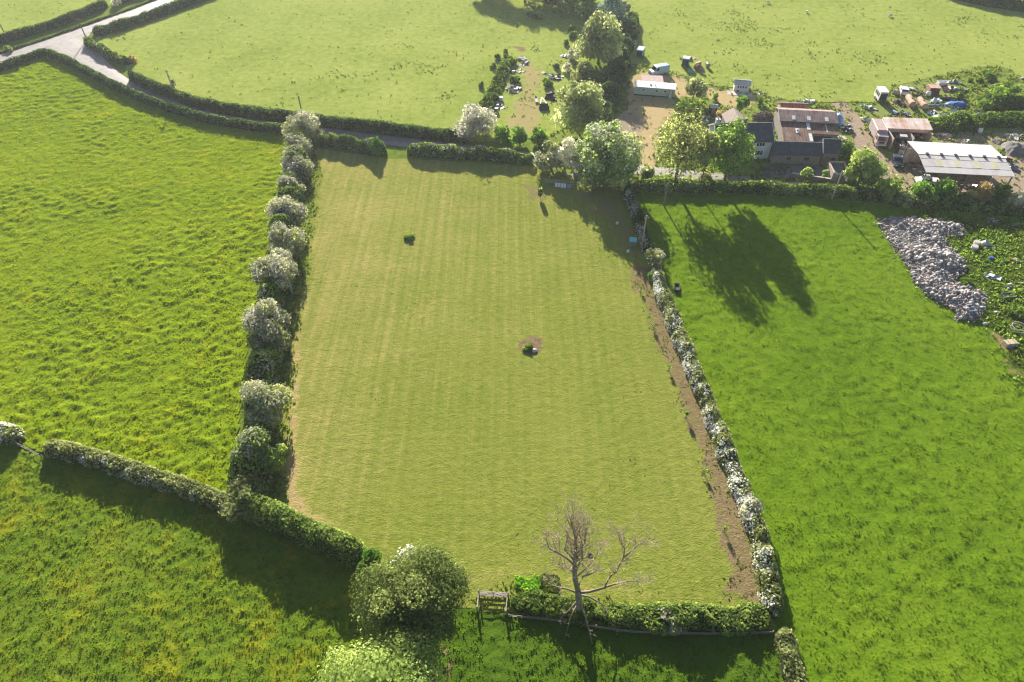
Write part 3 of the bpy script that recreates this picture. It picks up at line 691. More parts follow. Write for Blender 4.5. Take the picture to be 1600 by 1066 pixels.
def ribbon(name, label, pts, w, z, mat_, res=1.0):
    W = np.array([G(u, v)[:2] for u, v in pts]); seg = np.linalg.norm(np.diff(W, axis=0), axis=1); S = np.concatenate([[0], np.cumsum(seg)])
    s = np.arange(0, S[-1], res); X = np.interp(s, S, W[:, 0]); Y = np.interp(s, S, W[:, 1]); WW = np.interp(s, S, w if isinstance(w, (list, tuple)) else [w] * len(pts))
    ker = np.ones(9) / 9; X[4:-4] = np.convolve(X, ker, 'valid'); Y[4:-4] = np.convolve(Y, ker, 'valid')
    tx = np.gradient(X); ty = np.gradient(Y); q = np.hypot(tx, ty); nx, ny = -ty / q, tx / q
    cols = [-.5, -.42, -.25, 0, .25, .42, .5]; V = []; ac = []
    wob = .35 * (fbm(s, s * 0, 2.5, 3, 3) - .5)
    for c in cols:
        off = c * (WW + (wob if abs(c) > .4 else 0)); camber = .07 * (1 - (2 * c) ** 2)
        V.append(np.stack([X + nx * off, Y + ny * off, np.full(len(s), z) + camber], 1)); ac.append(np.full(len(s), abs(2 * c)))
    m = len(cols); V = np.stack(V, 1); n = len(s); idx = np.arange(n * m).reshape(n, m)
    F = np.stack([idx[:-1, :-1], idx[1:, :-1], idx[1:, 1:], idx[:-1, 1:]], -1).reshape(-1, 4)
    o = arr_obj(name, V.reshape(-1, 3), F, mat_, attrs={'across': ('POINT', np.stack(ac, 1).ravel())}, smooth=True)
    return tag(o, label, kind='structure')
ribbon('road', 'pale worn asphalt main road', [(-200, 150), (-60, 111), (0, 92), (66, 70), (131, 48), (200, 24), (261, 2), (330, -24), (520, -95)], 6.4, .10, M['asphalt'])
ribbon('lane', 'narrow asphalt lane winding to the farm', [(96, 66), (118, 78), (142, 93), (162, 109), (184, 125), (222, 147), (276, 166), (326, 181), (400, 195), (443, 201), (513, 207), (560, 214), (600, 219), (640, 224), (700, 231), (800, 242), (850, 249), (920, 258), (1010, 267), (1080, 274), (1135, 281), (1266, 294), (1340, 303), (1400, 309)],
       [9, 8, 6.5, 4.6, 4, 3.8, 3.8, 3.8, 3.8, 3.8, 3.8, 3.8, 4.2, 4.2, 3.8, 3.8, 3.8, 3.8, 3.8, 3.8, 3.8, 3.8, 3.6, 3.6], .085, M['asphalt'])
jn = B(); jp = [G(u, v, .075) for u, v in ((64, 76), (100, 63), (135, 50), (142, 53), (130, 64), (128, 76), (150, 92), (165, 104), (150, 108), (128, 98), (105, 87), (84, 77))]
jn.add(jp, [tuple(range(len(jp) - 1, -1, -1))]); jo = jn.build('road', plain('junction asphalt', (.235, .205, .195), (.17, .155, .15), .5, .65)); tag(jo, 'widened asphalt mouth of the lane at the junction', kind='structure')
jo.data.flip_normals()
# ------------------------------------------------------------------ hedges
hedge([(200, 125), (225, 139), (250, 149), (300, 168), (350, 180), (400, 187), (440, 191), (500, 199), (600, 211), (700, 223), (730, 226)], 1.9, 2.6,
      'long dark clipped hedge between the lane and the scrap pasture', M['hedge_dark'], seed=1, dens=14, wob=.12, taper=.08)
hedge([(-90, 140), (0, 113), (40, 100), (70, 88), (100, 100), (130, 116), (175, 141), (225, 163), (275, 180), (325, 195), (400, 207), (446, 212)], 1.7, 2.0,
      'low clipped hedge bordering the buttercup meadow below the lane', M['hedge_dark'], seed=2, dens=14, wob=.14)
hedge([(-80, 94), (0, 70), (52, 55), (105, 38), (172, 11)], 1.7, 2.2, 'square topped hedge beyond the grass verge of the main road', M['hedge_dark'], seed=3, dens=12, wob=.1)
hedge([(187, 8), (240, -10), (330, -48)], 1.7, 2.2, 'hedge at the top edge beyond the bush gap by the main road', M['hedge_dark'], seed=4, dens=12)
hedge([(-70, 110), (0, 86), (66, 65), (131, 42), (200, 18), (262, -6)], .9, .55, 'low strip of tall grass lining the far edge of the main road', M['longgrass'], name='grass_bank', cat='grass bank', seed=5, dens=20, wob=.3)
hedge([(147, 57), (165, 54), (200, 44), (250, 27), (300, 8), (345, -9), (430, -48)], 1.9, 2.3, 'dark hedge between the main road and the large pasture', M['hedge_dark'], seed=6, dens=13, wob=.2)
hedge([(129, 71), (145, 80), (170, 93), (197, 104)], 2.2, 2.2, 'short rounded hedge at the corner of the lane junction', M['hedge'], seed=7, dens=16)
hedge([(492, 229), (530, 233), (565, 240), (601, 245)], 2.4, 2.6, 'short leafy hedge left of the gap onto the lane', M['hedge'], seed=8, wob=.3, blossom=.05)
hedge([(634, 244), (680, 247), (720, 250), (770, 253), (834, 259)], 2.2, 2.3, 'flowering hedge right of the gap onto the lane', M['hedge'], seed=9, wob=.28, blossom=.14)
hedge([(986, 301), (1050, 301), (1135, 302), (1210, 305), (1266, 308), (1330, 312), (1405, 320)], 2.3, 2.0, 'clipped hedge between the bright field and the farm lane', M['hedge'], seed=10, wob=.2)
hedge([(1400, 322), (1500, 331), (1600, 340), (1750, 352)], 2.5, 1.8, 'ragged hedge below the barn among shrubs', M['hedge'], seed=11, wob=.4)
hedge([(976, 288), (983, 312), (992, 335), (1000, 355), (1008, 376), (1016, 402)], 2.0, 2.0, 'shaded blossom hedge running from the chestnut to the pole', M['hedge_dark'], near=False, seed=12, blossom=.28, bside=-1, wob=.3)
hedge([(1022, 428), (1030, 455), (1056, 518), (1080, 577), (1107, 643), (1133, 708), (1158, 768), (1180, 835), (1196, 905), (1212, 968)], 2.2, 2.1,
      'long hedge with white blossom along its bare soil side', M['hedge_olive'], near=False, seed=13, blossom=.25, bside=-.6, wob=.3, dens=42, size=.15, lump=1.5, lj=.35, bmat=M['white_blossom'])
hedge([(1219, 985), (1229, 1025), (1238, 1062), (1256, 1140), (1275, 1230)], 2.0, 1.8, 'olive hedge continuing below the fence corner', M['hedge_olive'], near=False, seed=14, dens=34, size=.16, wob=.35, blossom=.06)
hedge([(797, 961), (870, 967), (930, 978)], 2.7, 1.5, 'grassy shrub hedge between the gate and the dead tree', M['longgrass'], seed=15, dens=30, size=.2, wob=.4)
hedge([(925, 978), (990, 985), (1040, 987), (1100, 988), (1160, 987), (1206, 985)], 2.6, 1.9, 'lobed green hedge right of the dead tree behind the low rail', M['hedge'], seed=16, dens=34, size=.17, wob=.42, lump=2.4)
hedge([(-60, 686), (0, 690), (30, 698)], 2.0, 2.2, 'short blossom topped hedge stub at the left edge', M['hedge_olive'], seed=17, blossom=.3, dens=26, bmat=M['white_blossom'])
hedge([(66, 714), (105, 722), (147, 733), (219, 757), (285, 777), (350, 802), (374, 810)], 2.2, 2.15, 'smooth clipped olive hedge below the buttercup meadow', M['hedge_olive'], seed=18, dens=34, size=.17, wob=.12, blossom=.06, bside=-.8)
hedge([(366, 802), (394, 813), (440, 838), (480, 857), (520, 876), (566, 900)], 2.7, 3.4, 'rounded dark green hedge below the mown field corner', M['hedge'], seed=19, dens=34, size=.18, wob=.2)
hedge([(754, 176), (768, 158), (778, 136), (786, 112), (797, 92)], 3.4, 1.5, 'bramble bank beside the dumped scrap', M['gorse'], near=False, name='bramble_bank', cat='brambles', seed=20, wob=.5, dens=14, lump=2.0)
hedge([(1448, 206), (1500, 204), (1550, 201), (1600, 198), (1680, 194)], 4.2, 2.4, 'long overgrown bramble bank behind the waste ground', M['gorse'], name='bramble_bank', cat='brambles', seed=22, wob=.4, dens=16)
hedge([(1468, -6), (1530, 9), (1600, 20), (1720, 40)], 2.4, 3.0, 'dark hedge across the top right of the sheep pasture', M['hedge_dark'], seed=23, wob=.25, dens=12)

hedge([(690, -45), (740, -34), (790, -24), (850, -8), (905, 12), (930, 24)], 3.0, 3.0, 'rough hedge under the line of trees across the top of the pasture', M['hedge_dark'], near=False, seed=25, dens=10, wob=.4)
hedge([(470, 222), (463, 270), (455, 330), (447, 400), (432, 480), (422, 560), (413, 640), (404, 720), (392, 785)], 4.2, 3.7, 'dark rough hedge linking the hawthorns beside the mown field', M['haw_green'], near=False, seed=24, dens=20, wob=.4, blossom=.15)
# ------------------------------------------------------------------ the hawthorn row and other trees
HAWROW = 'hawthorns in the row beside the mown field'
tree(474, 197, 31, 6.2, .78, 6000, M['haw'], 'large pale hawthorn at the lane end of the row', name='hawthorn_tree', blossom=.5, group=HAWROW, nl=14, btop=True, size=.21)
for (cu, cv, hw, H, rat, n, bl, nl, lab) in (
    (464, 231, 23, 5.0, .8, 2300, .34, 9, 'twin lobed hawthorn just below the big lane end hawthorn'),
    (464, 264, 23, 4.3, .7, 2200, .42, 9, 'low flat hawthorn third from the lane in the row'),
    (457, 292, 20.5, 4.4, .75, 2000, .34, 9, 'small round hawthorn fourth from the lane in the row'),
    (449, 331, 26, 5.8, .85, 3000, .40, 11, 'rounded grey white hawthorn fifth from the lane'),
    (443, 378, 29, 5.8, .8, 3200, .30, 12, 'spreading two tone hawthorn sixth from the lane'),
    (431, 421, 31, 7.2, .95, 4200, .34, 13, 'tall blossom covered hawthorn midway down the row'),
    (417, 509, 37, 7.6, .95, 5600, .28, 15, 'widest green and white hawthorn of the row'),
    (412, 630, 34, 7.0, 1.0, 4800, .22, 13, 'hawthorn with a white crest beside a gap in the row'),
    (404, 700, 36, 5.2, .75, 5200, .07, 14, 'dark shaded hawthorn near the lower end of the row')):
    tree(cu, cv, hw * 1.13, H * 1.05, rat, int(n * 2), M['haw'] if bl > .1 else M['haw_green'], lab, name='hawthorn_tree', blossom=min(.62, bl * 1.6), group=HAWROW, nl=nl, btop=True, size=.21)
bush(386, 779, 36, 3.9, 'bushy green elder where the two hedges meet', M['haw'], n=4600, size=.22, name='elder_bush', nl=9, blossom=.03)
tree(646, 934, 80, 13.5, .95, 62000, M['dark_tree'], 'big dark olive tree beside the wooden gate', name='broadleaf_tree', size=.135, nl=42, seed=77, rl=(.16, .30), lo=.55, hi=.92, trunk_r=.34, core=.66)
tree(600, 1086, 104, 12.5, .8, 60000, M['chestnut'], 'pale green chestnut crown cut by the bottom edge', name='chestnut_tree', size=.145, nl=70, seed=78, rl=(.11, .22), lo=.6, hi=.95, core=.7, trunk_r=.35)
tree(576, 874, 19, 4.6, 1.1, 2600, M['shrub'], 'small bright green tree at the end of the dark hedge', size=.19, nl=8)
tree(634, 884, 27, 6.5, .9, 3000, M['haw'], 'white blossoming hawthorn behind the big dark tree', name='hawthorn_tree', blossom=.6, bmat=M['white_blossom'], size=.22, nl=9, btop=True)
bush(822, 913, 24, .9, 'bright green nettle clump behind the gate', M['bright_weed'], n=2200, size=.17, name='nettle_clump', cat='weeds', nl=8, rat=.5)
bush(858, 915, 26, .7, 'dry grassy weed clump left of the dead tree', M['longgrass'], n=1800, size=.17, name='weed_clump', cat='weeds', nl=7)
bush(1048, 974, 20, 2.2, 'white flowering shrub in the hedge right of the dead tree', M['haw'], n=1700, size=.17, blossom=.4, name='hawthorn_bush')
bush(1025, 408, 19, 3.2, 'rounded blossom bush below the telegraph pole', M['hedge_olive'], n=1500, size=.2, blossom=.3, name='hawthorn_bush')
bush(1020, 432, 11, 1.7, 'small bright shrub at the foot of the blossom bush', M['shrub'], n=500, size=.19)
bush(1172, 798, 21, 2.6, 'grey twiggy shrub standing out of the long blossom hedge', M['grey_shrub'], n=1400, size=.17, blossom=0)
# farm and lane trees
tree(953, 240, 57, 12.5, .82, 11000, M['chestnut2'], 'broad horse chestnut with pale flower candles by the farm lane', name='chestnut_tree', size=.34, nl=26, blossom=.28, bmat=M['candles'], rl=(.22, .36), lo=.55, hi=.8, trunk_r=.4, btop=True)
tree(862, 246, 26, 5.6, .8, 2800, M['haw'], 'low white hawthorn at the lane corner of the mown field', name='hawthorn_tree', blossom=.3, nl=10, size=.28)
tree(884, 240, 21, 7.5, 1.3, 2400, M['grey_shrub'], 'tall grey green hawthorn against the horse chestnut', name='hawthorn_tree', blossom=.08, nl=9, size=.28)
tree(905, 165, 39, 11.5, 1.0, 8000, M['pale_tree'], 'rounded pale green tree beyond the lane', size=.34, nl=22, rl=(.26, .4), trunk_r=.3)
tree(938, 62, 34, 13.5, 1.7, 10000, M['pale_tree'], 'tall pale poplar beside the scrap track', name='poplar_tree', size=.38, nl=24, rl=(.22, .36), lo=.55, hi=.8, trunk_r=.35)
tree(958, 14, 25, 10, 1.1, 3600, M['blue_tree'], 'dark blue grey tree at the top of the hedgerow', name='conifer_tree', size=.36, nl=14)
tree(951, 28, 9, 5, 1.1, 900, M['pinkblossom'], 'small pinkish bare twigged tree before the blue grey tree', nl=6, size=.26, core=.2)
tree(974, 12, 12, 6, 1.1, 1200, M['haw'], 'pale blossoming tree right of the blue grey tree', blossom=.35, nl=7)
bush(910, 110, 21, 4.2, 'wide green shrub under the pale poplar', M['haw'], n=1500, size=.3)
bush(898, 86, 11, 3.4, 'pale silvery shrub left of the poplar', M['grey_shrub'], n=700, size=.28)
bush(886, 104, 9, 2.6, 'grey dead looking shrub beside the scrap track', M['grey_shrub'], n=500, size=.26)
tree(1067, 226, 44, 16, 1.15, 6500, M['ash'], 'sparse young leaved ash with bare limbs showing', name='ash_tree', size=.26, nl=40, core=0, rl=(.12, .24), lo=.45, hi=.97, trunk_r=.34)
tree(1145, 232, 31, 15, 1.6, 7000, M['lime'], 'bright green maple in front of the farmhouse', name='maple_tree', size=.3, nl=26, core=.25, rl=(.2, .34), lo=.45, hi=.95, trunk_r=.28)
tree(1106, 236, 20, 13, 1.5, 2600, M['ash'], 'greyish tree between the ash and the maple', size=.3, nl=12, core=.3)
bush(1077, 168, 20, 4.4, 'dark round garden bush below the caravan', M['haw_green'], n=1700, size=.28)
tree(1087, 139, 17, 6.2, 1.0, 2000, M['pale_tree'], 'pale garden tree behind the dark round bush', size=.28, nl=10)
bush(1126, 180, 8.5, 2.4, 'small brownish garden shrub by the dark shed', M['tan_shrub'], n=450, size=.24)
tree(1159, 161, 13, 4.6, .75, 1000, M['shrub'], 'little apple tree on the garden lawn', name='apple_tree', size=.26, nl=9, core=.3, trunk_r=.12)
for (cu, cv, hw, H, mm, lab) in ((1012, 270, 15, 2.6, 'haw', 'shrub right of the horse chestnut trunk'), (1040, 283, 17, 2.4, 'haw_green', 'broad shrub under the left side of the ash'), (1076, 288, 16, 2.6, 'haw', 'shrub at the foot of the ash trunk'), (1103, 282, 14, 2.8, 'ash', 'pale shrub between the ash and the maple'), (1128, 292, 13, 2.0, 'haw_green', 'low shrub below the maple beside the lane')):
    bush(cu, cv, hw, H, lab, M[mm], n=1300, size=.26, nl=8)
hedge([(984, 30), (978, 60), (968, 100), (956, 140), (944, 180), (936, 205)], 4.5, 3.0, 'dark undergrowth linking the trees beside the caravan garden', M['hedge_dark'], near=False, seed=26, dens=12, wob=.45)
bush(1118, 152, 6, 1.6, 'small bed of green plants in the dry garden', M['shrub'], n=260, size=.22)
bush(1187, 160, 6, 1.8, 'dark shrub by the white garden bench', M['gorse'], n=280, size=.24)
bush(1196, 168, 6, 1.4, 'light green shrub at the garden edge by the barn', M['lime'], n=240, size=.22)
bush(1322, 236, 13.5, 3.6, 'dark green bush beside the slate roofed outhouse', M['shrub'], n=1100, size=.26)
tree(1350, 264, 31, 7, .85, 5200, M['chestnut2'], 'large leafy tree between the farm track and the courtyard', size=.3, nl=16, blossom=.06, bmat=M['candles'])
tree(1260, 271, 10.5, 3.6, 1.0, 800, M['chestnut'], 'small pale sapling on the bank before the courtyard', name='young_tree', size=.24, nl=7, core=.3, trunk_r=.07)
tree(1291, 272, 5, 3.2, 1.8, 380, M['chestnut'], 'thin upright sapling beside the roofless shed', name='young_tree', size=.22, nl=5, core=.2, trunk_r=.06)
tree(586, 229, 16, 3.6, .9, 1500, M['shrub'], 'round green bush at the end of the short leafy hedge', name='bush', cat='bush', size=.25, nl=8)
tree(742, 193, 36, 6.4, .75, 4300, M['grey_shrub'], 'large grey white hawthorn at the start of the scrap track', name='hawthorn_tree', blossom=.22, nl=14, size=.3, btop=True)
bush(786, 209, 16, 3.4, 'green shrub against the grey white hawthorn', M['shrub'], n=1000, size=.28)
bush(812, 214, 13, 3.8, 'dark upright shrub across the lane from the flowering hedge', M['shrub'], n=1000, size=.28)
bush(842, 216, 14, 4.0, 'dark upright shrub nearest the low white hawthorn', M['shrub'], n=1100, size=.28)
for (cu, cv, hw, H, mm, n, lab, bl) in (
    (1389, 296, 22, 4.0, 'haw_green', 1900, 'dark rounded bush beside the farm track end', 0),
    (1441, 301, 16, 4.2, 'shrub', 1500, 'bright topped shrub at the left end of the pale barn', .03),
    (1476, 300, 19, 4.6, 'shrub', 1900, 'green double crowned shrub below the pale barn', .04),
    (1506, 310, 14, 3.2, 'hedge', 1000, 'yellowish low shrub below the middle of the pale barn', 0),
    (1532, 303, 19, 4.8, 'tan_shrub', 1900, 'olive brown shrub below the pale barn', .05),
    (1566, 302, 15, 4.8, 'lime', 1500, 'vivid green shrub below the right end of the pale barn', 0),
    (1593, 316, 17, 4.0, 'grey_shrub', 1600, 'silvery shrub at the right edge of the picture', 0),
    (1415, 312, 12, 2.8, 'haw', 800, 'pale blossom bush at the left end of the ragged hedge', .25)):
    bush(cu, cv, hw, H, lab, M[mm], n=n, size=.27, blossom=bl, nl=8)
BR = 'bramble mounds on the waste ground'
for (cu, cv, hw, H, n, lab) in (
    (1572, 152, 27, 4.6, 3000, 'largest bramble mound behind the waste ground'),
    (1540, 160, 21, 3.6, 1900, 'bramble mound left of the largest one'),
    (1598, 160, 16, 3.6, 1400, 'bramble mound cut by the right edge of the picture'),
    (1566, 136, 20, 2.2, 1200, 'low bramble mound on top of the bank'),
    (1550, 121, 10, 2.0, 600, 'small dark bramble mound nearest the earth track'),
    (1545, 113, 9, 1.2, 400, 'lowest bramble patch at the end of the earth track'),
    (1516, 124, 5, 1.2, 240, 'tiny dark bush in the pasture edge right of the white tub'),
    (1530, 125, 6, 1.2, 260, 'tiny dark bush between the pasture and the bramble mounds'),
    (1501, 149, 7, 1.6, 300, 'round green clump beside the blue tarpaulin')):
    bush(cu, cv, hw, H, lab, M['gorse'], n=n, size=.3, name='bramble_mound', cat='brambles', group=BR)
BK = 'small bushes along the bramble bank'
for (cu, cv, hw, lab) in ((790, 81, 5, 'topmost round bush of the bramble bank'), (789, 90, 5, 'second round bush from the top of the bramble bank'), (777, 89, 6, 'dark bush left of the two round bushes on the bank'), (800, 97, 8, 'green bush beside the white sheets'),
    (784, 122, 7, 'bush above the rubbish heap in the bank'), (778, 143, 7, 'dark bush at the middle of the bramble bank'), (764, 157, 8, 'bush near the lower end of the bramble bank'), (748, 168, 8, 'lowest bush of the bramble bank by the grey hawthorn'), (752, 133, 5, 'small bush out on the pasture side of the bank'), (771, 103, 5, 'small bush on the pasture side of the bank top'),
    (804, 124, 9, 'bush behind the rubbish heap by the worn track'), (855, 130, 10, 'dark bush beside the grey scrap opposite the track'), (870, 104, 5, 'small round bush on the far side of the worn track'), (885, 66, 5, 'round bush left of the poplar foot'), (893, 44, 8, 'dark bush above the scrap track near the treeline'), (896, 54, 9, 'broad bush next to the poplar'), (836, 23, 14, 'flat bramble patch in the top pasture by the treeline')):
    bush(cu, cv, hw, 1.6 if hw < 9 else 2.0, lab, M['gorse'], n=int(70 * hw), size=.26, group=BK)
# treeline across the top of the large pasture
TL = 'trees of the line across the top of the pasture'
for (cu, cv, hw, H, mm, lab) in ((912, 2, 22, 8, 'haw_green', 'green tree of the far line next to the blue grey tree'), (884, -6, 20, 8, 'haw', 'pale green tree of the far line left of the nearest one'), (930, 20, 14, 5, 'haw_green', 'low green tree under the far line by the poplar'),
    (852, -14, 20, 8, 'haw_green', 'third tree of the far line from the poplar'), (820, -20, 20, 8.5, 'haw', 'tree of the far line just above the picture top'), (786, -26, 20, 9, 'haw_green', 'tall tree of the far line above the bramble patch'), (752, -32, 20, 8, 'haw', 'leftmost tree of the far line')):
    tree(cu, cv, hw * 1.35, H, .75, 2600, M[mm], lab, size=.36, nl=12, group=TL)
bush(181, 3, 8, 2.6, 'pale blossom bush in the gap of the road hedge', M['grey_shrub'], n=420, size=.28, blossom=.35)
bush(206, 93, 8, 2.0, 'tan dry bush at the end of the corner hedge', M['tan_shrub'], n=420, size=.26)
bush(14, 76, 7, 1.7, 'small roadside shrub on the verge at the left edge', M['hedge'], n=300, size=.26)
bush(270, 133, 6, 2.6, 'pale shrub at the foot of the lane telegraph pole', M['haw'], n=320, size=.26, blossom=.2)
bush(639, 371, 10, .75, 'lone dark green clump in the mown field', M['gorse'], n=800, size=.17, name='plant_clump', cat='plant')
bush(826, 543, 10, .8, 'leafy plant in the bare soil patch of the mown field', M['gorse'], n=420, size=.17, name='plant_clump', cat='plant')

# saplings in the bare strip
SAP = 'young staked saplings along the bare soil strip'
M['stake'] = plain('pale stake wood', (.42, .36, .27), None, 6)
for i, (u, v, lab) in enumerate(((1000, 456, 'topmost staked sapling in the bare soil strip'), (1020, 515, 'second staked sapling from the top of the soil strip'), (1044, 580, 'third staked sapling from the top of the soil strip'),
                                 (1071, 654, 'leafiest staked sapling in the middle of the soil strip'), (1099, 741, 'thin staked sapling fifth along the soil strip'), (1131, 832, 'lowest staked sapling with a white tie'))):
    p = G(u, v); rng = np.random.default_rng(300 + i); h = (1.0, 1.0, 1.15, 1.4, 1.15, 1.2)[i]
    t = thing('sapling', lab, 'sapling', p, 0, SAP)
    b = B(); b.tube([(0, 0, -.05), (.03, 0, h * .6), (.0, .04, h)], [.035, .028, .015], 6)
    for k in range(5):
        a = k * 2.1; z = h * (.55 + .08 * k); b.tube([(0, 0, z), (.3 * math.cos(a), .3 * math.sin(a), z + .22)], [.015, .006], 4)
    b.build('trunk', M['bark'], t)
    nleaf = (70, 70, 90, 190, 50, 80)[i]; d = unit(nleaf, rng); V, F = leaves(d * np.array([.38, .38, .42]) * rng.uniform(.4, 1, (nleaf, 1)) + np.array([0, 0, h * .82]), d, .11, rng)
    arr_obj('crown', V, F, M['shrub'], t, attrs={'rnd': ('FACE', rng.uniform(size=len(F)))})
    b = B(); b.tube([(.16, .05, -.05), (.16, .05, h * .7)], .035, 5); b.build('stake', M['stake'], t)
    b = B(); b.box(-.03, .2, .0, .1, h * .56, h * .66); b.build('tie', plain('tie', (.75, .75, .72)) if 'tie' not in M else M['tie'], t)
    b = B(); c = plain('mulch', (.10, .075, .05), None, 4) if i == 0 else None
    if c: M['mulch'] = c
    b.tube([(0, 0, 0), (0, 0, .07)], [.5, .25], 10); b.build('mulch_ring', M['mulch'], t)

# ivy covered post at the corner of the mown field
p = G(844, 311); t = thing('ivy_post', 'leaning bare pole wrapped in ivy at the mown field corner', 'post', p)
b = B(); b.tube([(0, 0, -.1), (-.05, .25, 1.4), (-.1, .4, 2.8)], [.06, .05, .03], 6); b.build('post', M['dead_wood'], t)
rng = np.random.default_rng(5); d = unit(420, rng); zz = rng.uniform(.9, 2.2, 420)
V, F = leaves(d * np.array([.42, .42, .3]) + np.stack([0 * zz, zz * .09, zz], 1), d, .2, rng)
arr_obj('ivy', V, F, M['hedge'], t, attrs={'rnd': ('FACE', rng.uniform(size=len(F)))})

# ------------------------------------------------------------------ the dead tree
M['dead_twig'] = plain('sunlit toned dead twigs', (.50, .395, .29), (.31, .24, .17), 3, .9)  # lighter than the limb wood, their sunlit look put into the colour
def dead_tree():
    base = G(905, 962); t = thing('dead_tree', 'tall bare dead tree with weathered limbs and hanging branches', 'tree', base)
    rng = random.Random(4); b = B(); tw = B()
    def W(u, v, z): return G(u, v, z) - base
    def grow(p, d, L, r, lev):
        pts = [p]; rad = [r]; q = p.copy(); dd = d.normalized(); n = 4
        for i in range(n):
            dd = (dd + Vector((rng.uniform(-.34, .34), rng.uniform(-.34, .34), rng.uniform(-.16, .30)))).normalized()
            q = q + dd * L / n; pts.append(q.copy()); rad.append(r * (1 - .62 * (i + 1) / n))
        (b if lev < 2 else tw).tube(pts, rad, 6 if lev < 2 else 4)
        if lev < 4:
            for i in range(rng.randint(2, 4) if lev < 3 else 2):
                k = rng.randint(1, n); e = (Vector((rng.uniform(-1, 1), rng.uniform(-1, 1), rng.uniform(-.25, .9)))).normalized()
                grow(pts[k].copy(), (dd * .6 + e).normalized(), L * rng.uniform(.42, .68), max(.018, rad[k] * .6), lev + 1)
    def limb(pts, r0, r1, nb, L, lev=1):
        P = []
        for i, q in enumerate(pts):
            v = W(*q)
            if i > 0: v += Vector((rng.uniform(-.12, .12), rng.uniform(-.12, .12), 0))
            P.append(v)
        n = len(P); rad = [r0 + (r1 - r0) * i / (n - 1) for i in range(n)]
        b.tube(P, rad, 8)
        for i in range(nb):
            f = rng.uniform(.3, 1) * (n - 1); k = min(int(f), n - 2); p = P[k].lerp(P[k + 1], f - k); ax = (P[k + 1] - P[k]).normalized()
            e = Vector((rng.uniform(-1, 1), rng.uniform(-1, 1), rng.uniform(-.2, .8)))
            grow(p, (ax * .7 + e).normalized(), L * rng.uniform(.6, 1.1), max(.02, rad[k] * .42), lev)
    # roots, trunk, leader
    b.tube([W(905, 962, 0) - Vector((0, 0, .2)), W(905, 960, .4), W(905, 950, 1.6), W(904, 935, 3.5), W(903, 922, 5.2)], [.75, .52, .42, .37, .33], 10)
    for a in range(6): b.tube([(0, 0, .7), (.7 * math.cos(a * 1.05), .7 * math.sin(a * 1.05), .1), (1.3 * math.cos(a * 1.05 + .2), 1.3 * math.sin(a * 1.05 + .2), -.1)], [.26, .18, .06], 6)
    limb([(903, 922, 5.2), (899, 903, 7.6), (898, 880, 10.2), (901, 862, 12.2), (898, 843, 13.8), (893, 822, 15.4), (890, 806, 16.6)], .30, .04, 26, 2.4)
    limb([(900, 890, 9.2), (908, 872, 10.8), (909, 850, 12.8), (907, 832, 14.4)], .15, .03, 14, 1.9)
    limb([(902, 905, 7.4), (892, 890, 8.8), (880, 882, 9.4), (868, 880, 9.6)], .13, .03, 10, 1.8)
    limb([(902, 900, 7.8), (916, 886, 9.0), (930, 872, 10.0), (940, 856, 11.2)], .12, .03, 10, 1.8)
    limb([(901, 866, 11.8), (912, 848, 13.2), (917, 829, 14.6), (920, 812, 15.8)], .13, .04, 7, 2.0)
    limb([(899, 884, 9.8), (886, 872, 10.8), (872, 864, 11.4), (860, 859, 11.8), (853, 846, 12.9), (849, 836, 13.6)], .14, .03, 10, 2.2)
    limb([(898, 876, 10.6), (884, 858, 12.2), (886, 836, 14.0), (880, 820, 15.2)], .15, .03, 7, 1.9)
    limb([(904, 926, 4.8), (922, 926, 5.2), (944, 917, 6.4), (953, 902, 7.8), (962, 893, 8.8), (974, 872, 10.6), (976, 858, 11.6), (968, 845, 12.6), (966, 831, 13.6)], .18, .03, 20, 2.0)
    limb([(974, 871, 10.7), (986, 860, 11.4), (996, 852, 12.0), (1006, 846, 12.4)], .12, .03, 7, 2.0)
    limb([(944, 918, 6.3), (962, 911, 6.6), (980, 909, 6.6), (1000, 908, 6.6)], .14, .03, 7, 1.9)
    limb([(903, 918, 5.6), (912, 902, 7.2), (926, 894, 8.0), (936, 884, 8.9)], .15, .03, 6, 1.8)
    limb([(903, 927, 4.6), (888, 920, 5.0), (872, 917, 5.2), (858, 912, 5.4)], .14, .03, 6, 1.8)
    limb([(905, 930, 4.2), (922, 934, 3.8), (940, 944, 2.6), (952, 962, 1.6), (958, 982, .5)], .13, .03, 3, .8)
    limb([(904, 936, 3.6), (894, 950, 2.6), (884, 960, 1.8), (872, 966, 1.0)], .12, .03, 2, .8)
    limb([(905, 942, 3.0), (916, 962, 2.2), (920, 985, 1.0), (924, 1006, .3)], .11, .03, 2, .7)
    limb([(905, 940, 3.0), (893, 962, 2.0), (886, 985, .6)], .11, .03, 2, .7)
    limb([(898, 878, 10.4), (909, 874, 10.9), (922, 869, 11.45)], .10, .03, 5, 1.5)
    b.build('trunk', M['dead_wood'], t, smooth=True)
    tw.build('twigs', M['dead_twig'], t)
    q = W(922, 869, 11.6) + base
    n = thing('bird_nest', 'dark round nest of twigs high in the dead tree', 'nest', q)
    nb = B()
    for i in range(60):
        a = rng.uniform(0, 6.28); z = rng.uniform(-.15, .15); rr = .3 * math.sqrt(max(.05, 1 - (z / .2) ** 2)); a2 = a + rng.uniform(.6, 1.6)
        nb.tube([(rr * math.cos(a), rr * math.sin(a), z), (rr * .9 * math.cos((a + a2) / 2), rr * .9 * math.sin((a + a2) / 2), z + .04), (rr * math.cos(a2), rr * math.sin(a2), z + rng.uniform(-.05, .08))], .03, 4)
    nb.build('twigs', plain('nest twigs', (.13, .10, .085), None, 8), n)
    nb = B(); nb.tube([(0, 0, -.19), (0, 0, -.08), (0, 0, .1)], [.1, .25, .28], 10); nb.build('cup', plain('nest mud', (.09, .07, .06), None, 8), n)
dead_tree()
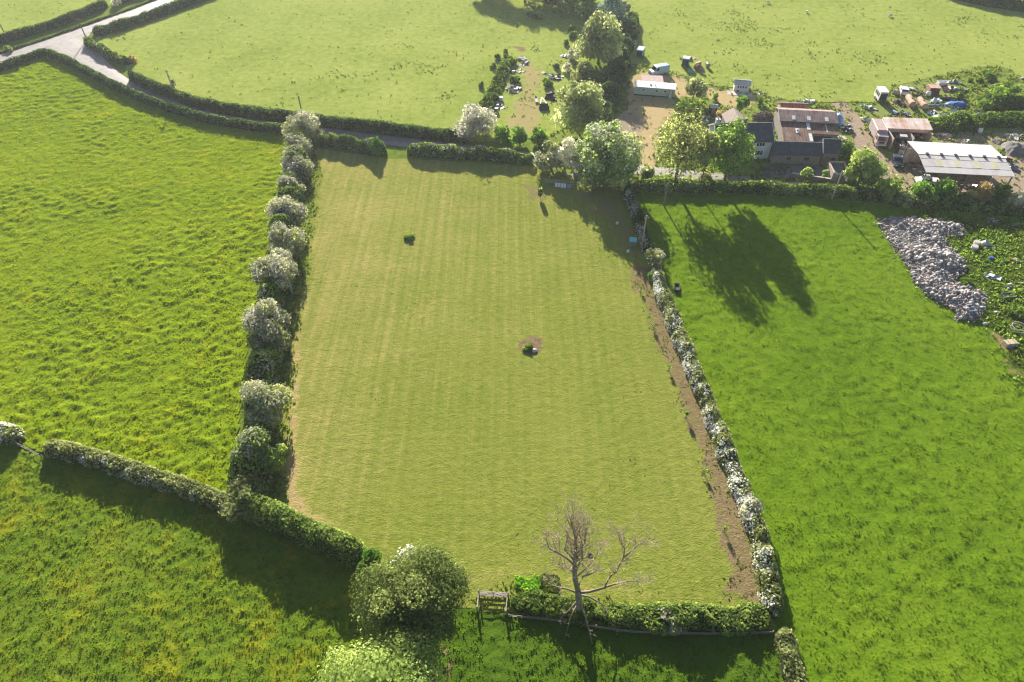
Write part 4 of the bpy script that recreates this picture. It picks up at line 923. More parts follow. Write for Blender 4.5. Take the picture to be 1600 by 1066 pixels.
# ------------------------------------------------------------------ made things: materials
def Pm(k, *a, **kw): M[k] = plain(k, *a, **kw)
Pm('white', (.74, .74, .72), (.60, .60, .58), 1.5, .6)
Pm('render', (.62, .64, .66), (.46, .48, .50), 1.2, .85)
Pm('stone', (.30, .26, .22), (.18, .155, .135), 3, .9, bmp=.4)
Pm('concrete', (.42, .38, .34), (.29, .26, .235), 1.0, .9, c3=(.50, .46, .42))
Pm('pinkwall', (.46, .36, .31), (.33, .25, .21), 1.5, .9)
Pm('timber', (.30, .26, .20), (.17, .145, .11), 3, .9, stretch=(.3, .3, 2))
Pm('greytimber', (.42, .38, .32), (.25, .22, .18), 3, .9, stretch=(.4, 3, 3))
Pm('dark', (.035, .035, .04), (.02, .02, .022), 3, .6)
Pm('tyre', (.022, .022, .024), (.035, .033, .03), 4, .85)
Pm('glass', (.03, .04, .055), (.015, .02, .03), 1, .12, spec=.6)
Pm('steel', (.26, .27, .28), (.15, .15, .16), 2, .5, metal=.5)
Pm('rust', (.30, .135, .075), (.15, .07, .045), 2.5, .85, c3=(.40, .25, .17))
Pm('rustpink', (.44, .27, .21), (.27, .13, .09), 1.6, .8, c3=(.52, .38, .32))
Pm('blue', (.05, .14, .42), (.03, .09, .28), 2, .55)
Pm('bluegrey', (.24, .31, .38), (.14, .19, .25), 1.5, .5)
Pm('palegreen', (.50, .60, .50), (.40, .50, .41), 1.2, .6)
Pm('green', (.07, .30, .16), (.04, .19, .10), 2, .55)
Pm('teal', (.12, .52, .50), (.08, .40, .40), 2, .5)
Pm('yellow', (.60, .33, .03), (.42, .22, .03), 2, .6)
Pm('vanblue', (.38, .50, .60), (.30, .41, .51), 1, .35, spec=.5)
Pm('carpaint', (.020, .030, .060), (.012, .018, .035), 1, .25, spec=.6)
Pm('lorrypink', (.55, .40, .42), (.42, .29, .31), 1.6, .55)
Pm('felt', (.42, .31, .29), (.32, .23, .21), 1.4, .9)
Pm('tan', (.44, .34, .22), (.30, .22, .14), 2, .9)
Pm('straw', (.52, .43, .27), (.38, .30, .18), 5, .95)
Pm('wool', (.70, .68, .60), (.55, .53, .46), 8, .95)
Pm('tarp', (.20, .42, .62), (.12, .27, .44), .9, .4, c3=(.66, .74, .78))
Pm('rubble1', (.37, .315, .295), (.22, .185, .175), .8, .9); Pm('rubble2', (.30, .285, .285), (.16, .15, .155), .8, .9); Pm('rubble3', (.57, .54, .51), (.38, .355, .34), .8, .9)
M['slate'] = slate_mat('slate', (.055, .060, .078), (.040, .043, .058))
M['asbestos'] = sheet_metal('weathered roof sheets', (.25, .17, .155), (.12, .07, .058), (.34, .28, .27), .28)
M['asbestos2'] = sheet_metal('dark mossy roof sheets', (.20, .12, .09), (.09, .048, .036), (.30, .23, .21), .28)
M['rustsheet'] = sheet_metal('rusty orange sheets', (.46, .17, .10), (.30, .09, .05), (.54, .27, .18), .2)
M['rustwhite'] = sheet_metal('half rusted pale sheets', (.60, .46, .40), (.45, .20, .10), (.72, .68, .65), .25, streak=(1.6, .25, .25), nscale=.8)
M['barnroof'] = sheet_metal('pale barn roof sheets', (.51, .475, .465), (.43, .395, .39), (.58, .545, .535), .3, streak=(.6, .2, .2))
M['clear'] = plain('yellowed clear sheet', (.56, .52, .33), (.47, .43, .27), 1.2, .5)
M['skylight'] = plain('clear roof panel', (.78, .78, .76), (.66, .66, .64), 1.0, .5)
M['yard'] = plain('yard concrete', (.46, .405, .365), (.33, .285, .255), .6, .85, c3=(.52, .47, .43))
M['court'] = plain('courtyard paving', (.20, .185, .18), (.13, .12, .12), .6, .85)

def frame_at(u, v, ang): p = G(u, v); return (p.x, p.y, 0), R(ang)
def window(root, x, z, w, h, y=0.0, bars=2, fm='white', name='window'):
    b = B(); t = .09
    b.box(x - w / 2, x + w / 2, y - .07, y, z, z + t); b.box(x - w / 2, x + w / 2, y - .07, y, z + h - t, z + h)
    for k in range(bars + 2):
        xx = x - w / 2 + (w - t) * k / (bars + 1); b.box(xx, xx + t, y - .065, y, z + t, z + h - t)
    b.box(x - w / 2 - .08, x + w / 2 + .08, y - .14, y - .005, z - .08, z)
    f = b.build(name, M[fm], root)
    p = B(); p.box(x - w / 2 + .02, x + w / 2 - .02, y - .03, y - .004, z + .02, z + h - .02); p.build('pane', M['glass'], f)
    return f
def door(root, x, w, h, y=0.0, m='dark', name='door'):
    b = B(); b.box(x - w / 2, x + w / 2, y - .05, y - .003, .02, h); d = b.build(name, M[m], root)
    b = B(); b.box(x - w / 2 - .1, x - w / 2, y - .08, y, 0, h + .1); b.box(x + w / 2, x + w / 2 + .1, y - .08, y, 0, h + .1); b.box(x - w / 2, x + w / 2, y - .08, y, h, h + .1)
    b.build('frame', M['timber'], d); b = B(); b.box(x + w * .3, x + w * .38, y - .1, y - .05, h * .45, h * .55); b.build('handle', M['steel'], d)
def slabprof(y0, z0, y1, z1, t=.12):
    return [(y0, z0), (y1, z1), (y1, z1 + t), (y0, z0 + t)]
def gable(root, L, D, eave, ridge, wm, rm, ry=None, over=.25, t=.14, rm2=None, open_=False, x0=0.0, y0=0.0):
    ry = D / 2 if ry is None else ry
    if not open_:
        b = B(); b.prism([(y0, -.1), (y0 + D, -.1), (y0 + D, eave), (y0 + ry, ridge), (y0, eave)], x0, x0 + L); b.build('wall', M[wm], root)
    s1 = (ridge - eave) / ry; s2 = (ridge - eave) / (D - ry)
    b = B(); b.prism(slabprof(y0 - over, eave - over * s1 + .02, y0 + ry, ridge + .02, t), x0 - over, x0 + L + over)
    b.prism(slabprof(y0 + ry, ridge + .02, y0 + D + over, eave - over * s2 + .02, t), x0 - over, x0 + L + over, m=1)
    r = b.build('roof', [M[rm], M[rm2 or rm]], root)
    b = B(); b.box(x0 - over - .02, x0 + L + over + .02, y0 + ry - .12, y0 + ry + .12, ridge + t - .02, ridge + t + .07); b.build('ridge_cap', M[rm2 or rm] if rm2 else M[rm], r)
    return r

# ------------------------------------------------------------------ the farm buildings
loc, a = frame_at(1114, 250, 1.3)
t = thing('farmhouse', 'white rendered farmhouse with a dark slate roof and white verges', 'house', loc, a)
rf = gable(t, 11.8, 7.0, 4.35, 6.45, 'render', 'slate')
b = B(); b.box(-.33, -.22, -.3, 3.5, 4.2, 4.3)
for sx in (-.28, 12.0):
    for (ya, za, yb, zb) in ((-.28, 4.18, 3.5, 6.45), (3.5, 6.45, 7.28, 4.18)):
        b.prism([(ya, za - .12), (yb, zb - .12), (yb, zb + .2), (ya, za + .2)], sx, sx + .1)
b.build('verge_board', M['white'], t)
for x, z in ((9.4, 3.05), (3.2, 3.05), (6.2, 3.05)): window(t, x, z, 1.8, .95)
for x in (9.4, 3.0): window(t, x, 1.0, 1.9, 1.15)
door(t, 6.2, 1.0, 2.0); b = B(); b.prism([(-1.3, 2.2), (0, 2.2), (0, 2.75)], 5.2, 7.2); b.box(5.3, 5.42, -1.25, -1.13, 0, 2.2); b.box(6.98, 7.1, -1.25, -1.13, 0, 2.2); b.build('porch', M['white'], t)
b = B(); b.box(-.05, .75, 3.1, 3.9, 5.6, 7.5); b.box(-.12, .82, 3.03, 3.97, 7.5, 7.62); ch = b.build('chimney', M['render'], t); b = B(); b.cyl((.35, 3.3, 7.62), (.35, 3.3, 8.0), .13, .1); b.cyl((.35, 3.7, 7.62), (.35, 3.7, 8.0), .13, .1); b.build('chimney_pot', M['rustpink'], ch)
b = B(); b.box(5.9, 6.7, 3.75, 4.4, 5.6, 7.35); b.box(5.83, 6.77, 3.68, 4.47, 7.35, 7.46); b.build('chimney', M['stone'], t)
b = B(); b.add([(4.3, 6.9, -.1), (8.4, 6.9, -.1), (8.4, 12.6, -.1), (4.3, 12.6, -.1), (4.3, 6.9, 3.9), (8.4, 6.9, 3.9), (8.4, 12.6, 3.9), (4.3, 12.6, 3.9), (6.35, 6.9, 5.3), (6.35, 12.6, 5.3)],
      [(0, 1, 5, 8, 4), (2, 3, 7, 9, 6), (1, 2, 6, 5), (3, 0, 4, 7), (4, 8, 9, 7), (5, 6, 9, 8)]); b.build('rear_wing', M['stone'], t)
b = B()
for sx in (-1, 1):
    b.add([(6.35, 5.6, 5.36), (6.35, 12.85, 5.36), (6.35 + sx * 2.3, 12.85, 3.8), (6.35 + sx * 2.3, 5.6, 3.8), (6.35, 5.6, 5.5), (6.35, 12.85, 5.5), (6.35 + sx * 2.3, 12.85, 3.94), (6.35 + sx * 2.3, 5.6, 3.94)],
          [(0, 1, 2, 3), (7, 6, 5, 4), (0, 4, 5, 1), (1, 5, 6, 2), (2, 6, 7, 3), (3, 7, 4, 0)])
b.build('rear_roof', plain('stone tiles', (.34, .27, .24), (.23, .18, .16), 3, .9), t)
b = B(); b.tube([(11.85, -.12, 4.2), (11.85, -.12, 0)], .05, 6); b.tube([(0, -.33, 4.2), (11.8, -.33, 4.2)], .06, 6); b.build('gutter', M['dark'], t)

loc, a = frame_at(1204, 256, -3)
t = thing('stable_block', 'long low stone stable block with a slate roof beside the farmhouse', 'stable', loc, a)
gable(t, 10.0, 4.4, 2.3, 3.85, 'stone', 'slate', 2.2)
for x, w in ((1.5, .95), (5.6, 1.1), (8.6, 1.1)): door(t, x, w, 1.9, m='timber')
for x in (3.4, 7.1): window(t, x, 1.0, 1.1, .8, bars=1, fm='timber')
loc, a = frame_at(1281, 258, -4)
t = thing('outhouse', 'taller slate roofed outhouse at the end of the stable block', 'outhouse', loc, a)
gable(t, 3.2, 4.2, 3.05, 4.7, 'stone', 'slate', 2.2)
door(t, .9, .9, 1.9, m='timber'); window(t, 2.3, 1.1, .9, .8, bars=1, fm='timber')
b = B(); b.prism([(-.27, 2.8), (2.2, 4.72), (2.2, 4.98), (-.27, 3.05)], -.34, -.25); b.build('verge_board', M['white'], t)

t = thing('barn', 'large brown barn of weathered corrugated sheets with white skylights', 'barn', (58.6, 134.9, 0), R(-6.6))
b = B(); b.prism([(.25, -.1), (12.9, -.1), (12.9, 3.5), (9.6, 4.62), (6.4, 3.72), (6.4, 3.2), (.25, 2.25)], .2, 6.2); b.prism([(3.1, -.1), (12.9, -.1), (12.9, 3.5), (9.6, 4.62), (6.4, 3.72), (6.4, 3.2), (3.1, 2.65)], 6.21, 12.0)
b.build('wall', M['stone'], t)
r1 = B(); r1.prism(slabprof(6.1, 3.72, 9.6, 4.70, .1), -.1, 5.4); r1.prism(slabprof(6.15, 3.78, 9.6, 4.74, .1), 5.41, 12.4); r1.prism(slabprof(9.61, 4.70, 13.2, 3.4, .1), -.1, 12.4)
r1 = r1.build('roof', M['asbestos'], t)
r2 = B(); r2.prism(slabprof(-.1, 2.3, 6.5, 3.42, .1), .1, 6.3); r2.prism(slabprof(2.9, 2.72, 6.45, 3.36, .1), 6.31, 12.2); r2 = r2.build('lean_to_roof', M['asbestos2'], t)
def skyl(x, w, ya, za, yb, zb, s0, s1, parent, mt='skylight', lift=.13):
    f = lambda s: (ya + (yb - ya) * s, za + (zb - za) * s + lift)
    b = B(); b.prism([f(s0), f(s1), (f(s1)[0], f(s1)[1] + .03), (f(s0)[0], f(s0)[1] + .03)], x, x + w); b.build('skylight', M[mt], parent)
for x in (2.5, 5.8, 9.6): skyl(x, .75, 6.1, 3.74, 9.6, 4.74, .14, .48, r1)
for x, s0, s1 in ((3.0, .42, .66), (5.55, .62, .98), (5.6, .03, .42)): skyl(x, .7, -.1, 2.3, 6.5, 3.42, s0, s1, r2)
skyl(9.6, .3, 2.9, 2.72, 6.45, 3.36, .15, .95, r2, 'clear')
b = B(); b.cyl((3.4, 3.35, 2.95), (3.4, 3.35, 3.3), .16); b.build('flue', M['dark'], r2)
b = B(); b.box(-.14, -.1, 6.1, 9.6, 3.6, 3.8); b.prism([(6.0, 3.6), (9.6, 4.62), (9.6, 4.86), (6.0, 3.85)], -.22, -.11); b.build('verge_board', M['greytimber'], t)
b = B(); b.box(7.2, 10.8, 3.0, 3.1, 0, 2.2); b.build('door', M['dark'], t)

t = thing('shed', 'old shed with an orange rusted near roof slope behind the brown barn', 'shed', (62.3, 149.7, 0), R(-5))
gable(t, 6.1, 3.4, 2.2, 2.95, 'pinkwall', 'rustsheet', 1.5, rm2='asbestos', over=.15, t=.08)
door(t, 1.2, .9, 1.8, m='timber')
loc, a = frame_at(1297, 285, -4)
t = thing('roofless_shed', 'small pink walled shed with a sunken dark roof by the courtyard', 'shed', loc, a)
b = B(); b.box(0, .3, 0, 4.2, -.1, 2.3); b.box(.3, 3.3, 3.9, 4.2, -.1, 2.5); b.box(3.0, 3.3, 0, 3.9, -.1, 2.3); b.box(.3, 3.0, 0, .25, -.1, 1.5); b.build('wall', M['pinkwall'], t)
b = B(); b.prism(slabprof(.3, 1.55, 3.85, 2.05, .1), .32, 2.98); b.build('roof', M['slate'], t)
door(t, 1.6, .9, 1.4, m='timber')

loc, a = frame_at(990, 149, -10.2)
t = thing('static_caravan', 'pale green static caravan with a bright white roof', 'caravan', loc, a)
b = B(); b.box(0, 9.8, 0, 3.2, .35, 2.2); b.prism([(0, 2.2), (3.2, 2.2), (1.6, 2.42)], 0, 9.8); b.build('body', M['palegreen'], t)
b = B(); b.prism([(-.12, 2.2), (1.6, 2.44), (1.6, 2.52), (-.12, 2.28)], -.12, 9.92); b.prism([(1.6, 2.44), (3.32, 2.2), (3.32, 2.28), (1.6, 2.52)], -.12, 9.92); b.build('roof', M['white'], t)
b = B(); b.box(.05, 9.75, .06, 3.1, .02, .35); b.build('skirt', M['dark'], t)
for x, w in ((2.2, .55), (5.4, .8), (7.4, .6)): window(t, x, 1.25, w, .6, bars=0)
door(t, 8.8, .7, 1.95, m='white')
b = B(); b.box(3.6, 4.0, 1.0, 1.4, 2.44, 2.6); b.cyl((4.9, 1.0, 2.4), (4.9, 1.0, 2.75), .07); b.build('vent', M['steel'], t)
b = B()
for k in range(1, 13): b.box(k * .75, k * .75 + .03, -.012, -.002, .4, 2.15)
b.build('seam', M['white'], t)
b = B(); b.tube([(.1, .4, .5), (-.9, .3, .45), (-1.2, .3, .45)], .05, 6); b.build('tow_bar', M['steel'], t)

q = [G(1003, 117.5, 2.1), G(1037, 118.8, 2.1), G(1037, 129.5, 2.1)]
ax = (q[1] - q[0]); an = math.atan2(ax.y, ax.x); o = q[2] - Vector((math.cos(an), math.sin(an), 0)) * ax.length
t = thing('flat_roofed_shed', 'flat pinkish roofed shed tucked behind the static caravan', 'shed', (o.x, o.y, 0), an)
D = (q[1] - q[2]).length; L = ax.length
b = B(); b.box(.1, L - .1, .1, D - .1, -.1, 2.0); b.build('wall', M['timber'], t); b = B(); b.box(0, L, 0, D, 2.0, 2.14); b.build('roof', M['felt'], t)
door(t, L - .9, .8, 1.8, .1, 'timber')

loc, a = frame_at(1146, 142.5, -11.5)
t = thing('summerhouse', 'small white summerhouse with a pale roof and row of dark windows', 'summerhouse', loc, a)
gable(t, 3.6, 2.8, 1.75, 2.35, 'white', 'barnroof', 1.3, t=.08)
for k in range(4): window(t, .9 + k * .62, .85, .5, .7, bars=0)
b = B(); b.box(-1.5, 4.5, -2.4, -.05, .02, .09); d = b.build('paving', M['yard'], t)
b = thing('garden_bench', 'white slatted bench beside the summerhouse', 'bench', G(1185, 151), R(70))
q = B(); q.box(-.8, .8, -.2, .25, .42, .48); q.build('seat', M['white'], b); q = B(); q.box(-.8, .8, .25, .31, .48, .95); q.build('backrest', M['white'], b)
for sx in (-.75, .68):
    for sy in (-.18, .2): q = B(); q.box(sx, sx + .07, sy, sy + .07, 0, .42); q.build('leg', M['white'], b)
loc, a = frame_at(1108, 178, -4)
t = thing('garden_shed', 'small dark garden shed with a pale lid roof', 'shed', loc, a)
gable(t, 1.7, 1.5, 1.5, 1.8, 'dark', 'barnroof', .75, over=.12, t=.06); door(t, .85, .7, 1.3, m='timber')

t = thing('open_sided_barn', 'big pale roofed open barn with ridge vents and yellowed panels', 'barn', (81.4, 118.1, 0), R(-5.7))
rf = gable(t, 16.2, 11.8, 4.75, 5.42, 'concrete', 'barnroof', 5.6, open_=True, over=.2, t=.1)
for x in (0, 4.05, 8.1, 12.15, 16.1):
    for y in (.15, 11.6):
        b = B(); b.box(x - .1, x + .1, y - .1, y + .1, -.1, 4.6); b.build('post', M['steel'], t)
    b = B(); b.tube([(x, .15, 4.55), (x, 5.6, 5.3), (x, 11.6, 4.55)], .09, 5); b.build('rafter', M['steel'], t)
b = B(); b.box(0, 16.1, 11.7, 11.8, -.1, 3.4); b.box(16.15, 16.25, 5.6, 11.7, -.1, 3.4); b.build('wall', M['rustwhite'], t)
for k in range(6):
    b = B(); x = 1.2 + k * 2.75; b.box(x, x + .5, 5.25, 5.95, 5.53, 5.76); b.build('ridge_vent', M['dark'], rf)
for x in (2.6, 5.9, 9.8, 13.2): skyl(x, .95, -.2, 4.745, 5.6, 5.44, .34, .74, rf, 'clear', .125)
b = B()
for s in (.33, .75): y = -.2 + 5.8 * s; z = 4.745 + .695 * s + .11; b.prism([(y, z - .02), (y + .06, z - .012), (y + .06, z + .03), (y, z + .02)], -.2, 16.4)
b.build('sheet_lap', M['barnroof'], rf)

t = thing('open_bay_shed', 'concrete bay shed with a half rusted white back roof', 'shed', (82.3, 135.0, 0), R(-5))
b = B(); b.box(0, .25, 0, 8.0, -.1, 2.7); b.box(9.0, 9.25, 2.7, 8.0, -.1, 2.7); b.box(.25, 9.0, 7.8, 8.0, -.1, 3.2); b.box(.26, 8.99, 4.2, 4.4, 2.2, 2.9); b.build('wall', M['pinkwall'], t)
b = B(); b.box(4.6, 4.8, .9, 4.2, -.1, 2.5); b.prism([(1.2, 0), (4.2, 0), (4.2, 1.4)], 2.4, 4.6); b.build('partition', M['concrete'], t)
b = B(); b.prism(slabprof(4.1, 2.92, 8.3, 3.42, .09), -.15, 9.5); b.build('roof', M['rustwhite'], t)
for x in (4.7, 9.1): b = B(); b.box(x - .08, x + .08, 4.3, 4.46, -.1, 2.2); b.build('post', M['steel'], t)

for nm, lab, pts, mt, z in (('courtyard', 'dark paved courtyard before the stable block', [(1198, 257), (1281, 259.5), (1305, 260), (1297, 285), (1240, 278), (1188, 274)], 'court', .10),
                            ('yard', 'pale concrete yard behind the outhouse', [(1268, 208), (1313, 209), (1332, 222), (1318, 238), (1306, 240), (1276, 228)], 'yard', .11)):
    b = B(); P = [G(u, v, z) for u, v in pts]; n = len(P)
    b.add(P + [p - Vector((0, 0, .2)) for p in P], [tuple(range(n - 1, -1, -1))] + [(i, (i + 1) % n, n + (i + 1) % n, n + i) for i in range(n)])
    o = b.build(nm, M[mt]); tag(o, lab, kind='structure'); o.data.flip_normals()

def wall_line(name, label, cat, pts, w, h, mt, cap=None):
    P = [G(u, v) for u, v in pts]; c = P[0]; t = thing(name, label, cat, c)
    b = B()
    for p, q in zip(P[:-1], P[1:]):
        d = q - p; L = d.length; Mx = Matrix.Translation(p - c) @ Matrix.Rotation(math.atan2(d.y, d.x), 4, 'Z'); b.box(0, L, -w / 2, w / 2, -.1, h, M=Mx)
    b.build('wall', M[mt], t)
    b = B()
    for p, q in zip(P[:-1], P[1:]):
        d = q - p; L = d.length; Mx = Matrix.Translation(p - c) @ Matrix.Rotation(math.atan2(d.y, d.x), 4, 'Z'); b.box(-.02, L + .02, -w / 2 - .05, w / 2 + .05, h, h + .08, M=Mx)
    b.build('coping', M[cap or mt], t); return t
wall_line('garden_wall', 'low stone wall along the front of the courtyard', 'wall', [(1236, 276), (1268, 280.5), (1296, 285)], .35, .8, 'stone', 'concrete')
def fence_line(name, label, pts, h, gap, mt, rails=(.5, .9), rr=.03, wire=False, cat='fence', top=False):
    P = [G(u, v) for u, v in pts]; c = P[0]; t = thing(name, label, cat, c)
    S = [0]
    for p, q in zip(P[:-1], P[1:]): S.append(S[-1] + (q - p).length)
    def at(s):
        for i in range(len(P) - 1):
            if s <= S[i + 1]: return P[i].lerp(P[i + 1], (s - S[i]) / (S[i + 1] - S[i]))
        return P[-1]
    n = max(2, int(S[-1] / gap) + 1)
    for k in range(n):
        p = at(S[-1] * k / (n - 1)) - c; b = B(); b.box(p.x - .06, p.x + .06, p.y - .06, p.y + .06, -.1, h); b.build('post', M[mt], t)
    for z in rails:
        b = B(); pts2 = [at(S[-1] * k / 24) - c + Vector((0, -.07, z)) for k in range(25)]; b.tube(pts2, rr, 5); b.build('wire' if wire else 'rail', M['steel' if wire else mt], t)
    return t
fence_line('rail_fence', 'weathered low rail fence along the shady foot of the bottom hedge', [(795, 964), (870, 971), (930, 981), (990, 989.5), (1100, 992), (1206, 990)], .75, 3.0, 'timber', (.35, .66), .045)
fence_line('garden_fence', 'thin post and wire fence between the garden and the sheep pasture', [(1040, 112), (1064, 122), (1106, 136), (1136, 138)], 1.2, 3.2, 'timber', (.5, .8, 1.1), .012, True)
fence_line('garden_fence', 'short post and wire fence running from the summerhouse to the barn', [(1176, 140), (1196, 150), (1216, 162)], 1.2, 3.0, 'timber', (.5, .8, 1.1), .012, True)
fence_line('wire_fence', 'thin wire across the gap beside the hedge stub', [(31, 698), (47, 706), (66, 716)], 1.1, 2.2, 'greytimber', (.5, 1.05), .03)
fence_line('rail_fence', 'shaded timber rails under the horse chestnut', [(852, 287), (880, 290), (922, 291)], 1.2, 2.2, 'greytimber', (.4, .75, 1.1), .06)
for u, v, w, mt, lab in ((871, 293, 1.1, 'white', 'white board leaning on the shaded timber rails'), (880, 294, 1.1, 'white', 'second white board along the shaded timber rails'), (889, 295, .9, 'bluegrey', 'greyish board at the end of the leaning boards'), (900, 277, 1.2, 'bluegrey', 'pale blue panel propped behind the shaded rails'), (909, 277, .9, 'bluegrey', 'narrower pale blue panel behind the shaded rails')):
    t = thing('board', lab, 'board', G(u, v), R(-4)); b = B(); b.prism([(0, 0), (.06, 0), (.36, .85), (.30, .85)], -w / 2, w / 2); b.build('panel', M[mt], t, bevel=.01)
    b = B(); b.prism([(.02, .06), (.29, .80), (.26, .80), (-.01, .06)], -.05, .05); b.build('batten', M['greytimber'], t)

# gate
p0, p1 = G(749, 931), G(793, 934.5); d = p1 - p0; L = d.length
t = thing('field_gate', 'five barred wooden field gate closing the gap in the bottom hedge', 'gate', p0, math.atan2(d.y, d.x))
for x in (-.12, L): b = B(); b.box(x, x + .16, -.08, .08, -.1, 1.5, tx=.01, ty=.01); b.build('post', M['greytimber'], t)
for z in (.18, .40, .63, .86, 1.12): b = B(); b.box(.06, L - .02, -.045, .045, z, z + (.13 if z > 1 else .09)); b.build('bar', M['greytimber'], t)
b = B(); b.tube([(.1, -.06, .2), (L * .5, -.06, 1.15)], .045, 4); b.tube([(L * .5, -.06, 1.15), (L * .5, -.06, .18)], .045, 4); b.tube([(L - .1, -.06, .2), (L * .5, -.06, 1.15)], .04, 4); b.build('brace', M['greytimber'], t)
b = B(); b.box(L - .05, L + .1, -.1, -.05, .9, .96); b.build('latch', M['steel'], t)
for pa, pb, lab in (((748, 933), (746, 955), 'short side rail left of the field gate'), ((793, 937), (790, 961), 'short side rail right of the field gate')):
    P, Q = G(*pa), G(*pb); d = Q - P
    t = thing('side_rail', lab, 'rail', P, math.atan2(d.y, d.x)); L2 = d.length
    b = B(); b.box(0, L2, -.04, .04, 1.0, 1.1); b.build('rail', M['greytimber'], t); b = B(); b.box(.1, L2, -.035, .035, .5, .59); b.build('rail', M['greytimber'], t)
    b = B(); b.box(L2 - .1, L2 + .1, -.1, .1, -.1, 1.35); b.build('post', M['greytimber'], t)

# telegraph poles
M['pole'] = plain('pole timber', (.24, .20, .165), (.15, .125, .10), 4, .9, stretch=(1, 1, .2))
for (u, v, h, lab, ly) in ((275, 153, 7, 'telegraph pole in the lane hedge beside the pale shrub', 0), (476, 194, 6.8, 'telegraph pole rising behind the lane end hawthorn', 0), (136, 63, 6, 'telegraph pole at the corner of the lane junction', 0), (10, 58, 5.5, 'telegraph pole in the road hedge at the left edge', 0),
                          (1002, 389, 7.2, 'pale telegraph pole between the blossom hedges', 0), (1299, 313, 6.6, 'pale green telegraph pole rising from the farm lane hedge', 0), (1037, 322, 5.0, 'thin post in the shade of the ash', 0)):
    t = thing('telegraph_pole', lab, 'pole', G(u, v), R(20)); b = B(); b.tube([(0, 0, -.2), (0, 0, h)], [.16, .12], 8); b.build('pole', M['stake'] if 'pale' in lab else M['pole'], t)
    b = B(); b.box(-.45, .45, -.16, -.09, h - .5, h - .4); b.build('crossarm', M['pole'], t)
    for x in (-.38, .38): b = B(); b.cyl((x, -.125, h - .4), (x, -.125, h - .26), .05, .03, 8); b.build('insulator', M['white'], t)

# ------------------------------------------------------------------ vehicles and machinery
def head(pf, pb):
    d = (G(*pf) - G(*pb)); return math.atan2(-d.x, d.y)
def wheels(t, spots, r, w):
    for x, y in spots:
        b = B(); b.wheel((x, y, r), r, w); wh = b.build('wheel', M['tyre'], t); b = B(); b.wheel((x, y, r), r * .58, w + .03); b.build('rim', M['steel'], wh)
def motor(name, label, cat, loc, rz, prof, w, paint, cabin, wr=.33, wy=(-1.35, 1.35)):
    """a car or van: side outline swept across, glazing set proud of it, lamps, wheels"""
    t = thing(name, label, cat, loc, rz)
    b = B(); b.prism(prof, -w / 2, w / 2); b.build('body', M[paint], t, bevel=.09)
    for (ya, za, yb, zb), nm in cabin['screens']:
        d = Vector((0, yb - ya, zb - za)).normalized(); n = Vector((0, d.z, -d.y)); n = n if n.y * (1 if ya > 0 else -1) > 0 or abs(n.y) < .2 else -n
        b = B(); A = [Vector((sx * (w / 2 - .12), y, z)) for sx, y, z in ((-1, ya, za), (1, ya, za), (1, yb, zb), (-1, yb, zb))]
        b.add([p - n * .02 for p in A] + [p + n * .025 for p in A], [(0, 3, 2, 1), (4, 5, 6, 7), (0, 1, 5, 4), (1, 2, 6, 5), (2, 3, 7, 6), (3, 0, 4, 7)]); b.build(nm, M['glass'], t)
    for sx in (-1, 1):
        b = B(); b.prism(cabin['side'], sx * w / 2 - .02, sx * w / 2 + .012); b.build('side_window', M['glass'], t)
    yf = max(p[0] for p in prof); yb = min(p[0] for p in prof)
    for sx in (-1, 1):
        b = B(); b.box(sx * (w / 2 - .28) - .15, sx * (w / 2 - .28) + .15, yf - .05, yf + .025, .62, .78); b.build('headlight', M['white'], t)
        b = B(); b.box(sx * (w / 2 - .2) - .1, sx * (w / 2 - .2) + .1, yb - .02, yb + .05, .7, .95); b.build('tail_light', M['rust'], t)
    b = B(); b.box(-w / 2 + .05, w / 2 - .05, yf - .04, yf + .08, .3, .5); b.build('bumper', M['dark'], t)
    wheels(t, [(sx * (w / 2 - .1), y) for sx in (-1, 1) for y in wy], wr, .2)
    return t
VAN = [(-2.5, .3), (-2.5, 1.9), (-2.4, 2.25), (1.0, 2.3), (1.35, 2.15), (1.85, 1.3), (2.5, 1.1), (2.58, .75), (2.58, .3)]
VANC = {'screens': [((1.40, 2.08, 1.83, 1.36), 'windscreen')], 'side': [(.6, 1.35), (1.6, 1.35), (1.2, 2.0), (.6, 2.0)]}
motor('van', 'light blue panel van parked behind the static caravan', 'van', G(1029, 115.5), head((1017, 117), (1041, 112.5)), VAN, 1.9, 'vanblue', VANC)
CAR = [(-2.1, .28), (-2.15, .85), (-1.95, 1.02), (-1.45, 1.44), (-.1, 1.48), (.75, 1.0), (1.95, .86), (2.12, .6), (2.12, .28)]
CARC = {'screens': [((-.02, 1.42, .68, 1.04), 'windscreen'), ((-1.88, 1.06, -1.5, 1.38), 'rear_window')], 'side': [(-1.6, 1.02), (.45, 1.02), (-.15, 1.36), (-1.35, 1.36)]}
motor('parked_car', 'dark blue parked car on the farm track', 'car', G(1400, 256), head((1405, 268), (1396, 246)), CAR, 1.75, 'carpaint', CARC)
PICK = [(-2.3, .45), (-2.3, 1.0), (-.5, 1.0), (-.4, 1.62), (.75, 1.66), (1.25, 1.15), (2.3, 1.0), (2.35, .45)]
PICKC = {'screens': [((.80, 1.60, 1.22, 1.18), 'windscreen')], 'side': [(-.3, 1.12), (1.05, 1.12), (.7, 1.55), (-.3, 1.55)]}
motor('pickup', 'white pickup half under the left end of the pale barn', 'pickup', G(1447, 287), head((1434, 287), (1462, 288)), PICK, 1.7, 'white', PICKC)
motor('scrap_car', 'white scrap car with a dark windscreen among the rusty tanks', 'car', G(1411, 145), head((1410, 138), (1412, 150)), CAR, 1.7, 'white', CARC)

